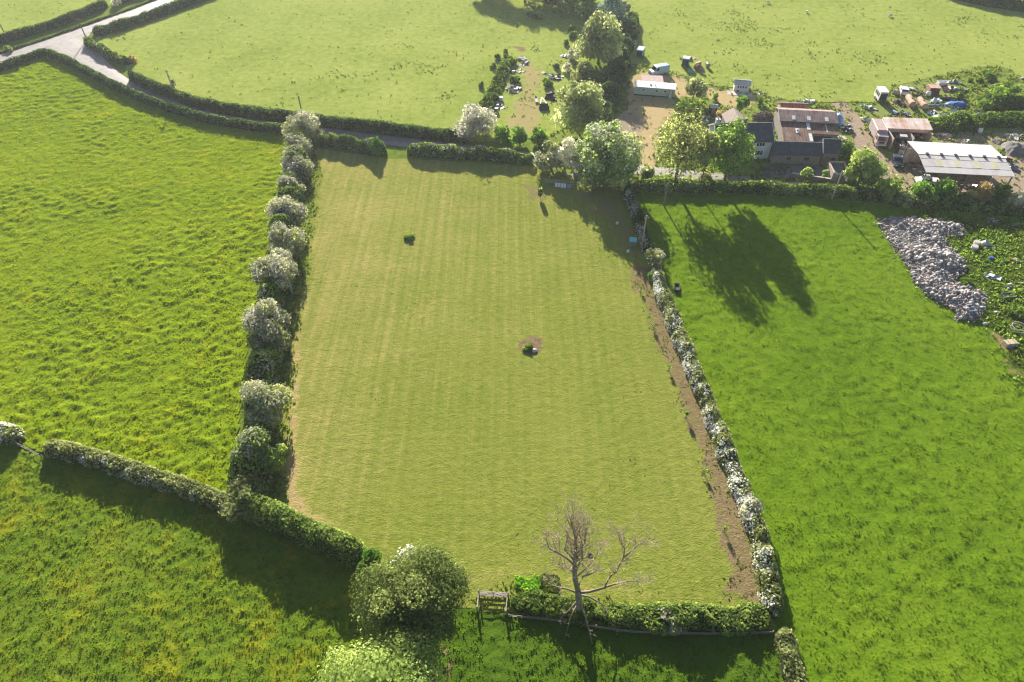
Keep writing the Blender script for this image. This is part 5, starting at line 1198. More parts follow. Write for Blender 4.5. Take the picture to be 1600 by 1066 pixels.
rz = head((1375, 232), (1362, 204)); c = G(1369, 219)
t = thing('lorry', 'faded pink lorry with a slatted box body beside the bay shed', 'lorry', c, rz)
b = B(); b.box(-1.15, 1.15, -4.0, 1.6, 1.0, 3.1); b.build('box_body', M['lorrypink'], t, bevel=.05)
b = B()
for k in range(9): y = -3.9 + k * .6; b.box(-1.19, -1.15, y, y + .12, 1.05, 3.05); b.box(1.15, 1.19, y, y + .12, 1.05, 3.05)
b.build('slat', M['white'], t)
b = B(); b.box(-.9, .9, -3.8, 1.4, 3.1, 3.16); b.build('roof_panel', M['felt'], t)
b = B(); b.box(-1.08, -.96, -3.9, 1.5, 3.1, 3.2); b.box(.96, 1.08, -3.9, 1.5, 3.1, 3.2); b.build('roof_rail', M['white'], t)
b = B(); b.prism([(1.7, .7), (3.4, .7), (3.4, 1.6), (3.2, 2.55), (1.7, 2.65)], -1.1, 1.1); cb = b.build('cab', M['lorrypink'], t, bevel=.07)
b = B(); b.prism([(3.40, 1.62), (3.43, 1.62), (3.26, 2.42), (3.22, 2.42)], -.98, .98); b.build('windscreen', M['glass'], cb)
for sx in (-1, 1):
    b = B(); b.prism([(2.1, 1.6), (3.1, 1.6), (3.0, 2.35), (2.1, 2.35)], sx * 1.1 - .02, sx * 1.1 + .015); b.build('side_window', M['glass'], cb)
    b = B(); b.box(sx * .8 - .16, sx * .8 + .16, 3.39, 3.43, .95, 1.15); b.build('headlight', M['white'], cb)
    b = B(); b.box(sx * 1.25 - .06, sx * 1.25 + .06, 3.1, 3.16, 1.7, 2.1); b.build('mirror', M['dark'], cb)
b = B(); b.box(-.6, .6, 3.4, 3.43, 1.0, 1.45); b.build('grille', M['dark'], cb); b = B(); b.box(-1.1, 1.1, 3.35, 3.55, .5, .72); b.build('bumper', M['white'], t)
b = B(); b.box(-.5, .5, -4.0, 3.2, .55, .98); b.build('chassis', M['dark'], t)
wheels(t, [(sx * .95, y) for sx in (-1, 1) for y in (-2.6, 2.6)], .45, .3)

t = thing('tractor', 'dark old tractor facing out of the bay shed', 'tractor', G(1406, 230), head((1409, 236), (1404, 222)))
b = B(); b.box(-.35, .35, -.4, 2.2, .75, 1.45, tx=.05); b.build('bonnet', M['steel'], t, bevel=.05)
cb = B(); cb.box(-.75, .75, -1.4, -.1, .8, 1.3); cb = cb.build('cab', M['dark'], t)
b = B(); b.box(-.75, .75, -1.4, -.1, 2.35, 2.45); b.build('roof', M['concrete'], cb)
for x in (-.72, .66):
    for y in (-1.38, -.18): b = B(); b.box(x, x + .06, y, y + .06, 1.3, 2.35); b.build('pillar', M['dark'], cb)
b = B(); b.tube([(.25, 1.5, 1.45), (.25, 1.5, 2.2)], .05, 6); b.build('exhaust', M['rust'], t)
b = B(); b.tube([(-.7, .3, 1.2), (-.7, 2.4, 1.5), (-.7, 3.0, .5)], .07, 5); b.tube([(.7, .3, 1.2), (.7, 2.4, 1.5), (.7, 3.0, .5)], .07, 5); b.prism([(2.9, .3), (3.5, .3), (2.9, .9)], -.95, .95); b.build('loader', M['steel'], t)
wheels(t, [(-.95, -.8), (.95, -.8)], .8, .42); wheels(t, [(-.8, 1.7), (.8, 1.7)], .45, .28)

def box_trailer(label, pf, pb, w, L, h, body, roof, win=True, name='horse_trailer'):
    c = (G(*pf) + G(*pb)) / 2; t = thing(name, label, 'trailer', c, head(pf, pb))
    b = B(); b.box(-w / 2, w / 2, -L / 2, L / 2, .45, h); b.build('body', M[body], t, bevel=.05)
    b = B(); b.prism([(-L / 2 - .05, h), (L / 2 + .05, h), (L / 2 - .1, h + .14), (-L / 2 + .1, h + .14)], -w / 2 - .04, w / 2 + .04); b.build('roof', M[roof], t)
    if win:
        for k in (-1, 0, 1):
            for sx in (-1, 1): b = B(); b.box(sx * w / 2 - .015, sx * w / 2 + .015, k * L * .27 - L * .1, k * L * .27 + L * .1, h * .52, h * .86); b.build('window', M['glass'], t)
    b = B(); b.box(-w / 2 + .12, w / 2 - .12, L / 2 - .01, L / 2 + .03, .55, h - .15); b.build('ramp_door', M['dark'], t)
    b = B(); b.tube([(-.4, -L / 2, .45), (0, -L / 2 - 1.1, .5), (.4, -L / 2, .45)], .05, 5); b.build('drawbar', M['steel'], t)
    wheels(t, [(sx * (w / 2 + .06), y) for sx in (-1, 1) for y in (-.4, .4)], .32, .18)
    return t
box_trailer('white box trailer standing alone at the pasture edge', (1377, 161), (1370, 151), 1.9, 3.4, 2.5, 'white', 'white')
box_trailer('dark horse trailer with a pale roof by the hedgerow shade', (997, 93), (1003, 84), 1.7, 2.9, 2.1, 'bluegrey', 'vanblue', False)
t = box_trailer('green cabin trailer at the pasture edge', (1069, 107), (1072, 100), 1.7, 2.0, 2.2, 'green', 'palegreen', True, 'cabin_trailer')

def tank(label, pa, pb, r, mt, name='tank', cat='tank', z=None, cap=None):
    P, Q = G(*pa), G(*pb); d = Q - P; t = thing(name, label, cat, (P + Q) / 2, math.atan2(d.y, d.x)); L = d.length; z = z or r + .12
    b = B(); b.tube([(-L / 2 - .12 * r, 0, z), (-L / 2, 0, z), (-L / 6, 0, z), (L / 6, 0, z), (L / 2, 0, z), (L / 2 + .12 * r, 0, z)], [r * .8, r, r, r, r, r * .8], 18); b.build('shell', M[mt], t, smooth=False)
    b = B()
    for x in (-L / 2 + .05, 0, L / 2 - .1): b.tube([(x, 0, z), (x + .06, 0, z)], r * 1.03, 18)
    b.build('hoop', M[cap or mt], t)
    for x in (-L * .3, L * .3): b = B(); b.box(x - .12, x + .12, -r * .8, r * .8, -.05, .3); b.build('cradle', M['timber'], t)
    b = B(); b.cyl((L * .1, 0, z + r - .05), (L * .1, 0, z + r + .14), r * .22); b.build('hatch', M['dark'], t)
    return t
tank('large rusty pink tank lying left of its twin', (1417, 156), (1424, 169), .72, 'rustpink')
tank('large rusty pink tank lying right of its twin', (1434, 160), (1443, 172), .72, 'rustpink')
tank('small pale tank with a white end left of the scrap car', (1396, 147), (1403, 150), .55, 'felt', cap='white')
tank('white plastic tank at the end of the dark trailer beam', (1446, 150), (1452, 151), .55, 'white')
tank('long grey blue tank below the white pile', (1449, 168), (1466, 168), .32, 'bluegrey')
tank('dark cylinder lying at the hedgerow edge of the pasture', (992, 58), (997, 54), .45, 'dark')
tank('grey upright looking drum right of the rusty wagon', (1104, 105), (1106, 107.5), .5, 'steel', z=.9)
tank('round pale tank on the waste ground before the bramble bank', (1527, 208), (1532, 208.5), .55, 'white')

t = thing('trailer_beam', 'long dark trailer chassis between the scrap car and the white tank', 'trailer', (G(1421, 144) + G(1444, 151)) / 2, math.atan2((G(1444, 151) - G(1421, 144)).y, (G(1444, 151) - G(1421, 144)).x))
b = B(); b.box(-1.9, 1.9, -.35, .35, .5, .75); b.build('chassis', M['dark'], t); b = B(); b.box(-2.2, -1.2, -.4, .4, .75, 1.1); b.build('toolbox', M['palegreen'], t); wheels(t, [(.9, -.5), (.9, .5)], .35, .2)
t = thing('rusty_container', 'rusty open sided iron container beside the white tank', 'container', G(1456, 146), R(-6))
b = B(); b.box(-1.2, 1.2, .9, 1.0, 0, 1.7); b.box(-1.2, -1.1, -.9, .9, 0, 1.7); b.box(1.1, 1.2, -.9, .9, 0, 1.7); b.box(-1.1, 1.1, -.9, .9, 0, .1); b.build('body', M['rust'], t); b = B(); b.box(-1.3, 1.3, -1.0, 1.05, 1.7, 1.78); b.build('roof', M['rustpink'], t)
b = B(); b.box(-1.1, 1.1, -.85, -.8, .6, .68); b.box(-1.1, 1.1, -.85, -.8, 1.1, 1.18); b.build('rail', M['rust'], t)
def tub(label, u, v, w, d, h, mt, rz=0, name='tub', cat='tub', inner='dark'):
    t = thing(name, label, cat, G(u, v), R(rz)); k = .07; b = B()
    b.box(-w / 2, w / 2, -d / 2, d / 2, 0, .08); b.box(-w / 2, w / 2, -d / 2, -d / 2 + k, .08, h); b.box(-w / 2, w / 2, d / 2 - k, d / 2, .08, h); b.box(-w / 2, -w / 2 + k, -d / 2 + k, d / 2 - k, .08, h); b.box(w / 2 - k, w / 2, -d / 2 + k, d / 2 - k, .08, h); b.build('shell', M[mt], t)
    b = B(); b.box(-w / 2 + k + .01, w / 2 - k - .01, -d / 2 + k + .01, d / 2 - k - .01, .08, h * .55); b.build('filling', M[inner], t); 
    b = B(); b.box(-w / 2 - .05, w / 2 + .05, -d / 2 - .05, -d / 2 - .005, h - .1, h + .02); b.box(-w / 2 - .05, w / 2 + .05, d / 2 + .005, d / 2 + .05, h - .1, h + .02); b.build('rim', M[mt], t); return t
tub('large white tub at the back of the scrap yard', 1471, 133, 2.3, 1.4, .9, 'white', 0, inner='white')
tub('black water trough beside the top of the blossom hedge', 1057, 452, .9, 1.7, .6, 'dark', -10, 'trough', 'trough')
tub('dark trough at the fence below the bottom corner', 1225, 1046, .7, 1.6, .6, 'dark', -8, 'trough', 'trough')
tub('blue grey trough beside the white plastic tubs', 1545, 389, 1.7, .7, .5, 'bluegrey', -6, 'trough', 'trough')
tub('small teal crate before the green cabin trailer', 1079, 114, 1.1, .8, .6, 'teal', 8, 'crate', 'crate')
tub('small low trailer body in the rough weedy corner', 1573, 465, 2.0, 1.1, .6, 'steel', 6, 'trailer_body', 'trailer', 'rubble3')
tub('long pale concrete trough beside the worn track', 838, 158, .7, 3.0, .5, 'concrete', 4, 'trough', 'trough')
for u, v, r, h, lab in ((1520, 391, .55, .95, 'nearest of three white plastic tubs in the weeds'), (1524, 384, .55, .95, 'middle of three white plastic tubs in the weeds'), (1535, 383, .6, .9, 'tilted one of three white plastic tubs in the weeds')):
    t = thing('plastic_tub', lab, 'tub', G(u, v), 0, 'white plastic tubs in the weeds'); b = B(); b.tube([(0, 0, 0), (0, 0, .1), (0, 0, h)], [r * .85, r, r * .94], 18); b.build('body', M['white'], t); b = B(); b.tube([(0, 0, h * .55), (0, 0, h * .6)], r * 1.03, 18); b.tube([(0, 0, h - .06), (0, 0, h + .01)], r * 1.03, 18); b.build('rim', M['concrete'], t)
    if 'tilted' in lab: t.rotation_euler = (R(25), R(30), 0); t.location.z = .15
def barrel(label, u, v, mt, r=.32, h=.9, group=None, lid=None):
    t = thing('barrel', label, 'barrel', G(u, v), 0, group); b = B(); b.tube([(0, 0, 0), (0, 0, h * .3), (0, 0, h * .34), (0, 0, h * .64), (0, 0, h * .68), (0, 0, h)], [r, r, r * 1.06, r * 1.06, r, r], 14); b.build('body', M[mt], t); b = B(); b.cyl((0, 0, h), (0, 0, h + .04), r * .92); b.build('lid', M[lid or mt], t)
barrel('small blue barrel in the rough weedy corner', 1546, 408, 'blue'); barrel('white bucket in the chestnut shade', 964, 351, 'white', .25, .5); barrel('white bucket on bare earth below the turquoise lidded hut', 981, 395, 'white', .25, .5)
barrel('white topped barrel at the foot of the bramble bank', 776, 176, 'steel', .45, 1.1, None, 'white'); barrel('green barrel beside the grey hawthorn', 767, 174, 'green', .4, .8); barrel('pale barrel under the rubbish heap by the track', 783, 158, 'white', .5, 1.0)
t = thing('hut', 'small grey box hut with a turquoise lid beside the blossom hedge', 'hut', G(988, 383), R(-8)); b = B(); b.box(-.55, .55, -.5, .5, 0, 1.1); b.build('wall', M['bluegrey'], t); b = B(); b.prism([(-.6, 1.1), (.6, 1.28), (.6, 1.36), (-.6, 1.18)], -.65, .65); b.build('roof', M['teal'], t); door(t, 0, .5, .85, -.5, 'timber')

def heap(name, label, cat, u, v, rx, ry, h, n, mats, seed, smin=.15, smax=.7, pipes=.2, flat=.35, rz=0):
    rg = random.Random(seed); t = thing(name, label, cat, G(u, v), R(rz)); bs = {m: B() for m in mats}
    for i in range(n):
        a = rg.uniform(0, 6.283); k = math.sqrt(rg.random()); x, y = rx * k * math.cos(a), ry * k * math.sin(a); z = h * (1 - k) * rg.uniform(.2, 1)
        b = bs[rg.choice(mats)]; s = rg.uniform(smin, smax)
        Mx = Matrix.Translation((x, y, z)) @ Matrix.Rotation(rg.uniform(0, 6.28), 4, 'Z') @ Matrix.Rotation(rg.uniform(-.6, .6), 4, 'X') @ Matrix.Rotation(rg.uniform(-.5, .5), 4, 'Y')
        if rg.random() < pipes: b.tube([(-s * 1.6, 0, 0), (s * 1.6, 0, 0)], rg.uniform(.03, .08), 6, M=Mx)
        elif rg.random() < .25: b.tube([(0, 0, -.09), (0, 0, .09)], s * .6, 12, M=Mx)
        else: b.box(-s, s, -s * rg.uniform(.3, .9), s * rg.uniform(.3, .9), -s * flat * rg.random() - .03, s * flat, M=Mx)
    for m, b in bs.items():
        if b.v: b.build({'white': 'pale_panels', 'rust': 'rusty_iron', 'steel': 'grey_metal', 'timber': 'timber', 'dark': 'dark_rubbish', 'blue': 'blue_plastic', 'concrete': 'concrete_lumps', 'bluegrey': 'blue_grey_sheets', 'rustpink': 'faded_iron', 'palegreen': 'green_sheets', 'tyre': 'tyres', 'greytimber': 'grey_boards', 'stone': 'stones', 'rubble1': 'bricks', 'rubble3': 'pale_stones', 'yellow': 'yellow_iron', 'tan': 'tan_boards', 'gorse': 'weeds'}.get(m, 'pieces'), M[m], t)
    return t
heap('scrap_heap', 'white boards and sheets dumped at the top of the scrap track', 'scrap heap', 816, 97, 1.5, 3.0, .9, 20, ['white', 'white', 'concrete'], 1, .4, 1.0, .1, .08)
heap('rubbish_heap', 'grey and white rubbish heap halfway along the bramble bank', 'rubbish heap', 801, 141, 2.0, 2.4, 1.1, 40, ['white', 'steel', 'dark', 'concrete', 'rust'], 2)
heap('scrap_heap', 'grey timber scrap just below the white boards', 'scrap heap', 805, 112, 2.2, 1.6, .6, 26, ['greytimber', 'steel', 'dark'], 3, .2, .6, .4)
heap('rubbish_heap', 'dark rubbish and crates in the shade near the grey hawthorn', 'rubbish heap', 778, 166, 1.4, 2.2, .7, 24, ['dark', 'steel', 'white'], 4)
heap('scrap_heap', 'dark scrap beside the rounded pale tree', 'scrap heap', 870, 122, 2.0, 1.5, .7, 28, ['steel', 'dark', 'white'], 5)
heap('scrap_heap', 'black heap beside the tipped trailer', 'scrap heap', 861, 153, 1.1, 2.0, 1.3, 30, ['dark', 'tyre', 'steel'], 6, .3, .8)
heap('scrap_heap', 'dark metal lump in the grass left of the silvery shrub', 'scrap heap', 869, 104, .8, 1.2, .9, 12, ['dark', 'steel'], 7, .3, .6)
heap('log_heap', 'pale logs laid across the grass beside the track', 'logs', 853, 116, 1.4, .6, .4, 10, ['greytimber', 'white'], 8, .5, .9, .8)
heap('scrap_heap', 'pinkish white scrap below the dark cylinder', 'scrap heap', 990, 68, .9, 1.3, 1.0, 14, ['white', 'rustpink'], 9, .3, .6)
heap('scrap_heap', 'blue and white scrap in the shade of the hedgerow', 'scrap heap', 974, 100, 1.4, .7, .5, 12, ['bluegrey', 'white', 'blue'], 10)
heap('scrap_heap', 'red and white scrap in weeds beside the dark horse trailer', 'scrap heap', 989, 102, .9, 1.0, .6, 14, ['rustpink', 'white', 'dark'], 11)
heap('timber_stack', 'stack of planks on a cart behind the green cabin trailer', 'timber', 1075, 93, 2.0, .7, .8, 22, ['timber', 'rustpink', 'white'], 12, .5, 1.0, .3, .1)
heap('rusty_wagon', 'rusty brown wagon heaped with scrap right of the green cabin', 'wagon', 1091, 108, 1.0, 1.3, 2.2, 46, ['rust', 'tan', 'timber'], 13, .3, .8)
heap('scrap_heap', 'garden clutter and sheets beside the ash tree', 'scrap heap', 1109, 189, 1.7, 2.2, .9, 34, ['white', 'dark', 'bluegrey', 'steel'], 14)
heap('scrap_heap', 'low scrap and green sheets behind the orange roofed shed', 'scrap heap', 1260, 160, 2.2, .8, .7, 26, ['palegreen', 'dark', 'bluegrey', 'white'], 15)
heap('bale_stack', 'dark stack of tyres beside the blue tarpaulin heap', 'tyre stack', 1322, 204, 1.5, 1.5, 1.7, 44, ['tyre', 'dark', 'steel', 'white'], 16, .3, .6)
heap('scrap_heap', 'greenish scrap at the left end of the scrap yard', 'scrap heap', 1357, 169, 1.9, 1.4, .5, 30, ['palegreen', 'steel', 'dark'], 17, .2, .6)
heap('scrap_heap', 'rusty iron scrap heap left of the twin tanks', 'scrap heap', 1406, 163, 1.1, 1.4, .9, 26, ['rust', 'rustpink', 'dark'], 18)
heap('scrap_heap', 'blue plastic scrap above the bay shed roof', 'scrap heap', 1397, 177, .9, .8, .6, 14, ['blue', 'white'], 19)
heap('scrap_heap', 'grey engine scrap behind the bay shed', 'scrap heap', 1414, 180, 1.2, 1.0, .7, 26, ['steel', 'dark', 'white'], 20)
heap('rubbish_heap', 'bright white pile of crumpled sheets right of the white tank', 'rubbish heap', 1463, 160, 1.3, 1.3, 1.0, 30, ['white'], 21, .2, .6, .1)
heap('scrap_heap', 'jumbled metal frames between the rusty container and the brambles', 'scrap heap', 1485, 141, 2.6, 1.8, .8, 46, ['steel', 'white', 'rust', 'dark'], 22)
heap('pipe_stack', 'long pipes and planks lying below the blue tarpaulin', 'pipes', 1478, 180, 3.6, 1.0, .4, 34, ['steel', 'palegreen', 'greytimber'], 23, .6, 1.3, .8, .06)
heap('scrap_heap', 'small pinkish scrap in front of the largest bramble mound', 'scrap heap', 1533, 177, 2.0, .8, .5, 22, ['rustpink', 'steel', 'white'], 24)
heap('scrap_heap', 'pale blocks and weeds on the waste ground right of the bay shed', 'scrap heap', 1474, 213, 1.7, 1.5, .6, 30, ['white', 'rustpink', 'concrete'], 25)
heap('scrap_heap', 'concrete slabs stacked on the waste ground by the right edge', 'slabs', 1582, 214, 1.9, 1.3, .7, 22, ['concrete', 'rubble3'], 26, .4, .9, .05, .15)
heap('scrap_heap', 'boards and machine parts at the left end of the pale barn', 'scrap heap', 1436, 262, 1.7, 2.3, .5, 34, ['white', 'rust', 'timber', 'rustpink'], 27)
heap('scrap_heap', 'yellow iron hoops and parts on the weeds behind the bay shed roof', 'scrap heap', 1428, 189, .7, .5, .5, 9, ['yellow'], 28, .2, .5, .7)
heap('scrap_heap', 'farm clutter under the middle of the pale barn', 'scrap heap', 1484, 292, 2.6, 1.8, .9, 40, ['white', 'dark', 'rust', 'steel'], 29)
heap('scrap_heap', 'rusty machinery under the right half of the pale barn', 'scrap heap', 1530, 292, 3.2, 1.8, 1.0, 44, ['rust', 'dark', 'steel', 'tan'], 30)
heap('scrap_heap', 'dark machine parts at the right end of the pale barn', 'scrap heap', 1579, 262, 1.5, 1.6, .9, 26, ['dark', 'steel'], 31)
heap('scrap_heap', 'tangled grey pipes in the shade below the ragged hedge', 'scrap heap', 1549, 345, 1.6, 1.2, .7, 26, ['steel', 'white', 'dark'], 32, .2, .5, .5)
heap('scrap_heap', 'scrap with a blue sheet in the weedy corner', 'scrap heap', 1547, 434, 1.2, 1.2, .7, 24, ['rubble3', 'bluegrey', 'dark', 'white'], 33)
heap('stone_heap', 'small heap of stones right of the rubble', 'stones', 1577, 450, 1.4, .9, .7, 44, ['rubble1', 'rubble3', 'rubble1'], 34, .1, .3, 0, .8)
heap('stone_heap', 'heap of stones cut by the right edge above the stock trailer', 'stones', 1600, 443, 1.0, .8, .6, 30, ['rubble1', 'rubble3'], 35, .1, .3, 0, .8)
heap('scrap_heap', 'rusty half buried drum in the weeds at the right edge', 'scrap heap', 1586, 409, .8, .5, .6, 8, ['rust', 'rubble3'], 36, .3, .5)
heap('scrap_heap', 'broken fence rails and iron at the edge of the pasture near the white box trailer', 'scrap heap', 1388, 160, .9, .8, .4, 16, ['steel', 'rust', 'timber'], 41)
heap('scrap_heap', 'pile of rusty sheets between the twin tanks and the blue tarpaulin', 'scrap heap', 1456, 176, 1.3, .8, .5, 22, ['rust', 'rustpink', 'steel', 'white'], 42)
heap('scrap_heap', 'green and white oddments behind the rusty container', 'scrap heap', 1490, 129, 1.6, .9, .6, 24, ['white', 'palegreen', 'steel', 'rust'], 43)
heap('scrap_heap', 'small white clutter below the round green clump', 'scrap heap', 1502, 143, 1.2, .8, .6, 18, ['white', 'steel', 'dark'], 44)
heap('scrap_heap', 'machine parts heaped inside the open bay shed', 'scrap heap', 1436, 212, 1.9, 1.2, 1.0, 34, ['dark', 'steel', 'rust', 'white'], 45)
heap('scrap_heap', 'rusty bars and boards along the track beside the dark parked car', 'scrap heap', 1420, 250, 1.3, 1.2, .5, 26, ['rust', 'steel', 'timber', 'white'], 46)
heap('scrap_heap', 'weathered timber and drums left of the faded pink lorry', 'scrap heap', 1352, 188, .9, 1.5, .6, 26, ['timber', 'steel', 'dark', 'palegreen'], 47)
heap('scrap_heap', 'pale stones and scrap in the middle of the waste ground', 'scrap heap', 1504, 222, 1.6, .8, .4, 24, ['concrete', 'white', 'rustpink'], 48)
heap('scrap_heap', 'orange brown soil lumps and stones beside the gravel heap', 'scrap heap', 1560, 222, 1.3, .9, .6, 26, ['tan', 'rubble1', 'concrete'], 49)
heap('scrap_heap', 'dark engine parts beneath the gravel heap', 'scrap heap', 1572, 250, 1.3, .8, .6, 22, ['dark', 'steel', 'rust'], 50)
heap('scrap_heap', 'white and grey rubbish under the poplar beside the scrap track', 'scrap heap', 884, 88, 1.2, .8, .6, 16, ['white', 'concrete', 'steel'], 51)
for i, (u, v, s, lab) in enumerate(((1556, 490, .5, 'lone pale stone in the weeds below the rubble'), (1538, 508, .5, 'pale stone at the tip of the bare earth patch'), (835, 549, .45, 'white stone beside the plant in the mown field'), (1598, 124, .6, 'pale stone at the right edge of the sheep pasture'))):
    t = thing('boulder', lab, 'stone', G(u, v)); rg = np.random.default_rng(50 + i); P, F, _ = ball((0, 0, s * .35), (s, s * .8, s * .55), rg, 10, 7, .2); arr_obj('rock', P, F, M['rubble3'], t)
    P, F, _ = ball((s * .9, -s * .3, s * .1), (s * .3, s * .3, s * .2), rg, 8, 6, .2); arr_obj('chip', P, F, M['rubble3'], t)

# tipped trailer with its A-frame by the track
t = thing('tipped_trailer', 'tipped flat trailer with a pale A shaped drawbar beside the track', 'trailer', G(850, 172), R(4))
b = B(); b.prism([(-.8, .1), (-.7, .1), (.9, 1.2), (.8, 1.25)], -1.0, 1.0); b.build('bed', M['dark'], t)
b = B(); b.tube([(-.8, .8, 1.0), (-.1, 5.4, .5), (.1, 5.4, .5), (.8, .8, 1.0)], .09, 6); b.tube([(-.5, 2.5, .85), (.5, 2.5, .85)], .07, 6); b.build('drawbar', M['white'], t); wheels(t, [(-1.1, .4), (1.1, .4)], .4, .22)
# tarpaulins
def tarp(label, u, v, rx, ry, h, mt, seed, name='tarpaulin_heap', rz=0):
    t = thing(name, label, 'tarpaulin', G(u, v), R(rz)); n = 22; g = np.linspace(-1, 1, n); X, Y = np.meshgrid(g, g)
    rr = np.maximum(np.abs(X), np.abs(Y)) * .5 + np.hypot(X, Y) * .5 + .5 * (fbm(X * 2, Y * 2, 1.0, 3, seed + 3) - .4); Z = h * np.clip(1 - rr ** 3, 0, 1) * (.75 + .5 * fbm(X * 3, Y * 3, 1.2, 3, seed)) + .04
    V = np.stack([X * rx, Y * ry, Z], -1).reshape(-1, 3); idx = np.arange(n * n).reshape(n, n); F = np.stack([idx[:-1, :-1], idx[:-1, 1:], idx[1:, 1:], idx[1:, :-1]], -1).reshape(-1, 4)
    arr_obj('sheet', V, F, M[mt], t)
    b = B(); rg = random.Random(seed)
    for k in range(6): a = k * 1.05; b.tube([(rx * .8 * math.cos(a), ry * .8 * math.sin(a), .16), (rx * .8 * math.cos(a) + .01, ry * .8 * math.sin(a), .3)], .3, 10)
    b.build('weight', M['tyre'], t)
tarp('pale blue tarpaulin over a heap beside the brown barn', 1307, 192, 1.4, 2.4, 2.0, 'tarp', 3)
tarp('blue tarpaulin spread over a long heap in the scrap yard', 1494, 165, 3.0, 1.6, .8, 'blue', 4, rz=4)
tarp('dark sheeted heap just behind the blue tarpaulin', 1484, 156, 2.4, .9, .6, 'dark', 5)
tarp('grey gravel heap on the waste ground at the right edge', 1584, 235, 2.6, 2.6, 1.6, 'court', 6, 'gravel_heap')
# brush wood pile by the barn
t = thing('brushwood_pile', 'tangled pile of purplish brushwood between the house and the barn', 'brushwood', G(1193, 186)); rg = random.Random(9); b = B(); b2 = B()
for i in range(520):
    a = rg.uniform(0, 6.28); k = math.sqrt(rg.random()); x, y = 2.4 * k * math.cos(a), 1.9 * k * math.sin(a); z = 1.9 * (1 - k * k) * rg.random() + .1; d = rg.uniform(0, 6.28); l = rg.uniform(.4, 1.0); c = (math.cos(d) * l, math.sin(d) * l)
    (b if i % 3 else b2).tube([(x - c[0], y - c[1], z - rg.uniform(0, .2)), (x + rg.uniform(-.1, .1), y, z + .1), (x + c[0], y + c[1], z + rg.uniform(-.2, .3))], [.05, .04, .015], 4)
b.build('branches', plain('brushwood', (.17, .12, .115), (.09, .06, .06), 4), t); b2.build('pale_branches', M['dead_wood'], t)

# feed bale, ring feeder, pipe
t = thing('straw_bale', 'square straw coloured bale block on the bare earth patch', 'bale', G(1575, 541), R(8)); b = B(); b.box(-1.0, 1.0, -.6, .6, 0, 1.0, tx=.06, ty=.06); b.build('bale', M['straw'], t, bevel=.08)
b = B(); b.box(-.5, -.46, -.615, .615, .0, 1.03); b.box(.46, .5, -.615, .615, .0, 1.03); b.build('twine', M['blue'], t)
t = thing('ring_feeder', 'round steel cattle ring feeder in the long grass', 'feeder', G(1588, 517)); b = B()
for z in (.1, .55, 1.0): b.tube([(1.05 * math.cos(k * PI / 12), 1.05 * math.sin(k * PI / 12), z) for k in range(25)], .05, 6)
b.build('ring', M['concrete'], t); b = B()
for k in range(16): a = k * PI / 8; b.tube([(1.05 * math.cos(a), 1.05 * math.sin(a), .1), (1.05 * math.cos(a), 1.05 * math.sin(a), 1.0)], .03, 5)
b.build('bars', M['concrete'], t)
t = thing('pipe', 'curved grey pipe lying in shade at the right edge', 'pipe', G(1590, 353)); b = B(); b.tube([(-1.5, -.5, .15), (-.6, -.1, .2), (.3, .3, .22), (2.4, .3, .2)], .16, 8); b.build('tube', M['bluegrey'], t); b = B(); b.tube([(2.35, .3, .2), (2.5, .3, .2)], .2, 8); b.build('flange', M['steel'], t)

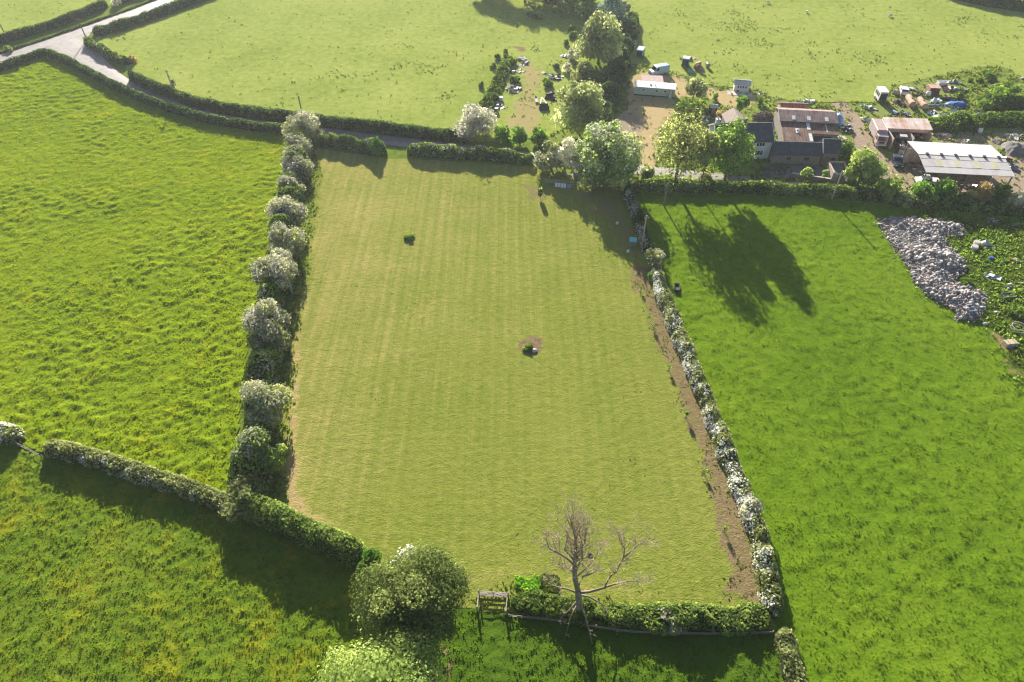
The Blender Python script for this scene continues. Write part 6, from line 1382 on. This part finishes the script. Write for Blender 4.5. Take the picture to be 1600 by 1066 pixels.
# bank of broken bricks and stone
def rubble():
    rg = np.random.default_rng(88)
    pl = poly([(1374, 347), (1400, 343), (1432, 346), (1470, 348), (1502, 358), (1500, 372), (1470, 366), (1478, 392), (1502, 408), (1503, 425), (1488, 430), (1485, 448), (1510, 452), (1535, 462), (1536, 486), (1522, 502), (1500, 498), (1492, 486), (1462, 470), (1440, 452), (1422, 420), (1400, 388)])
    x0, y0 = pl.min(0); x1, y1 = pl.max(0); n = 70000
    x = rg.uniform(x0, x1, n); y = rg.uniform(y0, y1, n); k = pip(pl, x, y); x, y = x[k], y[k]
    dd = near_line([tuple(p) for p in pl] + [tuple(pl[0])], x, y); hgt = 1.3 * (1 - np.exp(-dd / 1.1)) * (.55 + .9 * fbm(x, y, 2.6, 3, 90))
    x, y, hgt, dd = x[:22000], y[:22000], hgt[:22000], dd[:22000]; n = len(x)
    jx = rg.normal(0, .55, n) * (dd < 1.0); x = x + jx; y = y + rg.normal(0, .45, n) * (dd < 1.0)
    s = rg.uniform(.04, .145, n) * (1 + 1.8 * (rg.uniform(size=n) > .95)); ax = unit(n, rg); a2 = np.cross(ax, unit(n, rg)); a2 /= np.linalg.norm(a2, axis=1, keepdims=True); a3 = np.cross(ax, a2)
    c = np.stack([x, y, hgt * rg.uniform(.55, 1.02, n) + .06], 1); e = [ax * (s * rg.uniform(.7, 1.5, n))[:, None], a2 * (s * .7)[:, None], a3 * (s * rg.uniform(.35, .7, n))[:, None]]
    V = np.stack([c + sx * e[0] + sy * e[1] + sz * e[2] for sz in (-1, 1) for sy in (-1, 1) for sx in (-1, 1)], 1).reshape(-1, 3)
    q = np.array([(0, 2, 3, 1), (4, 5, 7, 6), (0, 1, 5, 4), (2, 6, 7, 3), (0, 4, 6, 2), (1, 3, 7, 5)]); F = (np.arange(n)[:, None, None] * 8 + q[None]).reshape(-1, 4)
    mi = np.repeat(rg.choice(3, n, p=[.42, .33, .25]), 6)
    o = arr_obj('rubble', V, F, [M['rubble1'], M['rubble2'], M['rubble3']], midx=mi); tag(o, 'long bank of broken bricks and stone tipped on the bright field', 'rubble', kind='stuff')
    # packed earth and fines beneath
    gx = np.arange(x0, x1, .4); gy = np.arange(y0, y1, .4); X, Y = np.meshgrid(gx, gy); D = near_line([tuple(p) for p in pl] + [tuple(pl[0])], X, Y); I = pip(pl, X, Y)
    Z = np.where(I, 1.3 * (1 - np.exp(-D / 1.1)) * (.55 + .9 * fbm(X, Y, 2.6, 3, 90)) * .8, -.1); idx = np.arange(X.size).reshape(X.shape); cell = I[:-1, :-1] & I[1:, 1:] & I[:-1, 1:] & I[1:, :-1]
    F = np.stack([idx[:-1, :-1], idx[:-1, 1:], idx[1:, 1:], idx[1:, :-1]], -1)[cell]
    o = arr_obj('rubble_fines', np.stack([X, Y, Z], -1).reshape(-1, 3), F, M['rubble1'], smooth=True); tag(o, 'packed brick fines underneath the bank of rubble', 'rubble', kind='stuff')
    # weeds growing through
for r in (rubble,): r()
bush(1590, 490, 13, 1.6, 'round bramble clump right of the rubble tip', M['gorse'], n=700, size=.22, name='bramble_mound', cat='brambles')
bush(1508, 440, 11, 1.2, 'weeds growing beside the middle of the rubble', M['gorse'], n=500, size=.2, name='weed_clump', cat='weeds')
bush(1480, 412, 7, 1.3, 'weeds growing out of the rubble bank', M['gorse'], n=260, size=.2, name='weed_clump', cat='weeds')
tub('upturned pale blue tub on the tip of the rubble', 1513, 492, 1.1, .8, .5, 'bluegrey', 10, 'rubble_tub', 'tub', 'rubble3').location.z = .75

# sheep: one skinned body each
def sheep(u, v, rz, label, first=[None]):
    t = thing('sheep', label, 'sheep', G(u, v), R(rz), 'sheep grazing in the far pasture')
    if first[0]:
        for o in first[0]: c = o.copy(); C.objects.link(c); c.parent = t
        return
    vs = [(0, -.45, .62), (0, 0, .64), (0, .38, .66), (0, .58, .70), (0, .82, .58)]; rd = [.26, .30, .25, .14, .10]; es = [(0, 1), (1, 2), (2, 3), (3, 4)]
    for sx in (-1, 1):
        for k, y in ((0, -.42), (2, .36)):
            i = len(vs); vs += [(sx * .13, y, .42), (sx * .14, y + (.05 if k == 0 else -.02), .22), (sx * .14, y, .02)]; rd += [.09, .05, .045]; es += [(k, i), (i, i + 1), (i + 1, i + 2)]
    me = bpy.data.meshes.new('body'); me.from_pydata(vs, es, []); me.materials.append(M['wool']); o = bpy.data.objects.new('body', me); link(o, t)
    sk = o.modifiers.new('skin', 'SKIN')
    if not me.skin_vertices: me.attributes
    for i, s in enumerate(me.skin_vertices[0].data if me.skin_vertices else []): s.radius = (rd[i], rd[i]); s.use_root = (i == 1)
    ss = o.modifiers.new('sub', 'SUBSURF'); ss.levels = 1; ss.render_levels = 1
    b = B(); b.tube([(-.05, .74, .66), (-.17, .72, .64)], [.03, .01], 5); b.tube([(.05, .74, .66), (.17, .72, .64)], [.03, .01], 5); e = b.build('ears', M['wool'], t)
    first[0] = [o, e]
sheep(1200, 6, 60, 'sheep at the top centre of the far pasture'); sheep(1260, 21, -20, 'sheep standing end on in the far pasture'); sheep(1391, 27, 80, 'sheep standing side on in the far pasture')

# ------------------------------------------------------------------ air, light, camera
AZ, EL = 9.5, 21.0
def haze():
    b = B(); b.box(-2800, 2800, -1700, 3400, -1.7, 80)
    m = bpy.data.materials.new('haze'); m.use_nodes = True; nt = m.node_tree; nt.nodes.clear(); out = nt.nodes.new('ShaderNodeOutputMaterial'); v = nt.nodes.new('ShaderNodeVolumePrincipled')
    v.inputs['Color'].default_value = (.86, .91, 1, 1); v.inputs['Density'].default_value = HAZE; v.inputs['Anisotropy'].default_value = .35  # scattering volume added mainly to reproduce veiling glare in the lens
    nt.links.new(v.outputs[0], out.inputs['Volume']); o = b.build('haze', m); tag(o, 'thin haze filling the air, added mostly to imitate veiling glare', 'haze', kind='stuff')
HAZE = .00017
haze()
w = bpy.data.worlds.new('World'); SC.world = w; w.use_nodes = True; nt = w.node_tree; nt.nodes.clear()
out = nt.nodes.new('ShaderNodeOutputWorld'); bg = nt.nodes.new('ShaderNodeBackground'); sky = nt.nodes.new('ShaderNodeTexSky')
sky.sky_type = 'NISHITA'; sky.sun_disc = False; sky.sun_elevation = R(EL); sky.sun_rotation = R(-AZ); sky.altitude = 100
bg.inputs['Strength'].default_value = .052; nt.links.new(sky.outputs[0], bg.inputs[0]); nt.links.new(bg.outputs[0], out.inputs[0])
sun = bpy.data.lights.new('sun', 'SUN'); sun.energy = 5.0; sun.angle = R(.5); sun.color = (1, .93, .80)
so = link(bpy.data.objects.new('sun', sun)); d = Vector((-math.sin(R(AZ)) * math.cos(R(EL)), math.cos(R(AZ)) * math.cos(R(EL)), math.sin(R(EL))))
so.rotation_euler = d.to_track_quat('Z', 'Y').to_euler(); so.location = (-40, 240, 110)
cam = bpy.data.cameras.new('camera'); cam.sensor_width = 36; cam.lens = 36 * FPX / 1600; cam.clip_end = 9000; cam.clip_start = .5
co = link(bpy.data.objects.new('camera', cam)); co.location = (0, 0, CAMH); co.rotation_euler = (PI / 2 - TH, 0, 0); SC.camera = co
SC.view_settings.view_transform = 'Standard'; SC.view_settings.look = 'None'; SC.view_settings.gamma = 1; SC.view_settings.exposure = 1.55
SC.cycles.use_denoising = True; SC.cycles.use_adaptive_sampling = False; SC.cycles.filter_width = 1.2; SC.cycles.max_bounces = 8; SC.cycles.diffuse_bounces = 4; SC.cycles.transmission_bounces = 6; SC.cycles.volume_bounces = 0
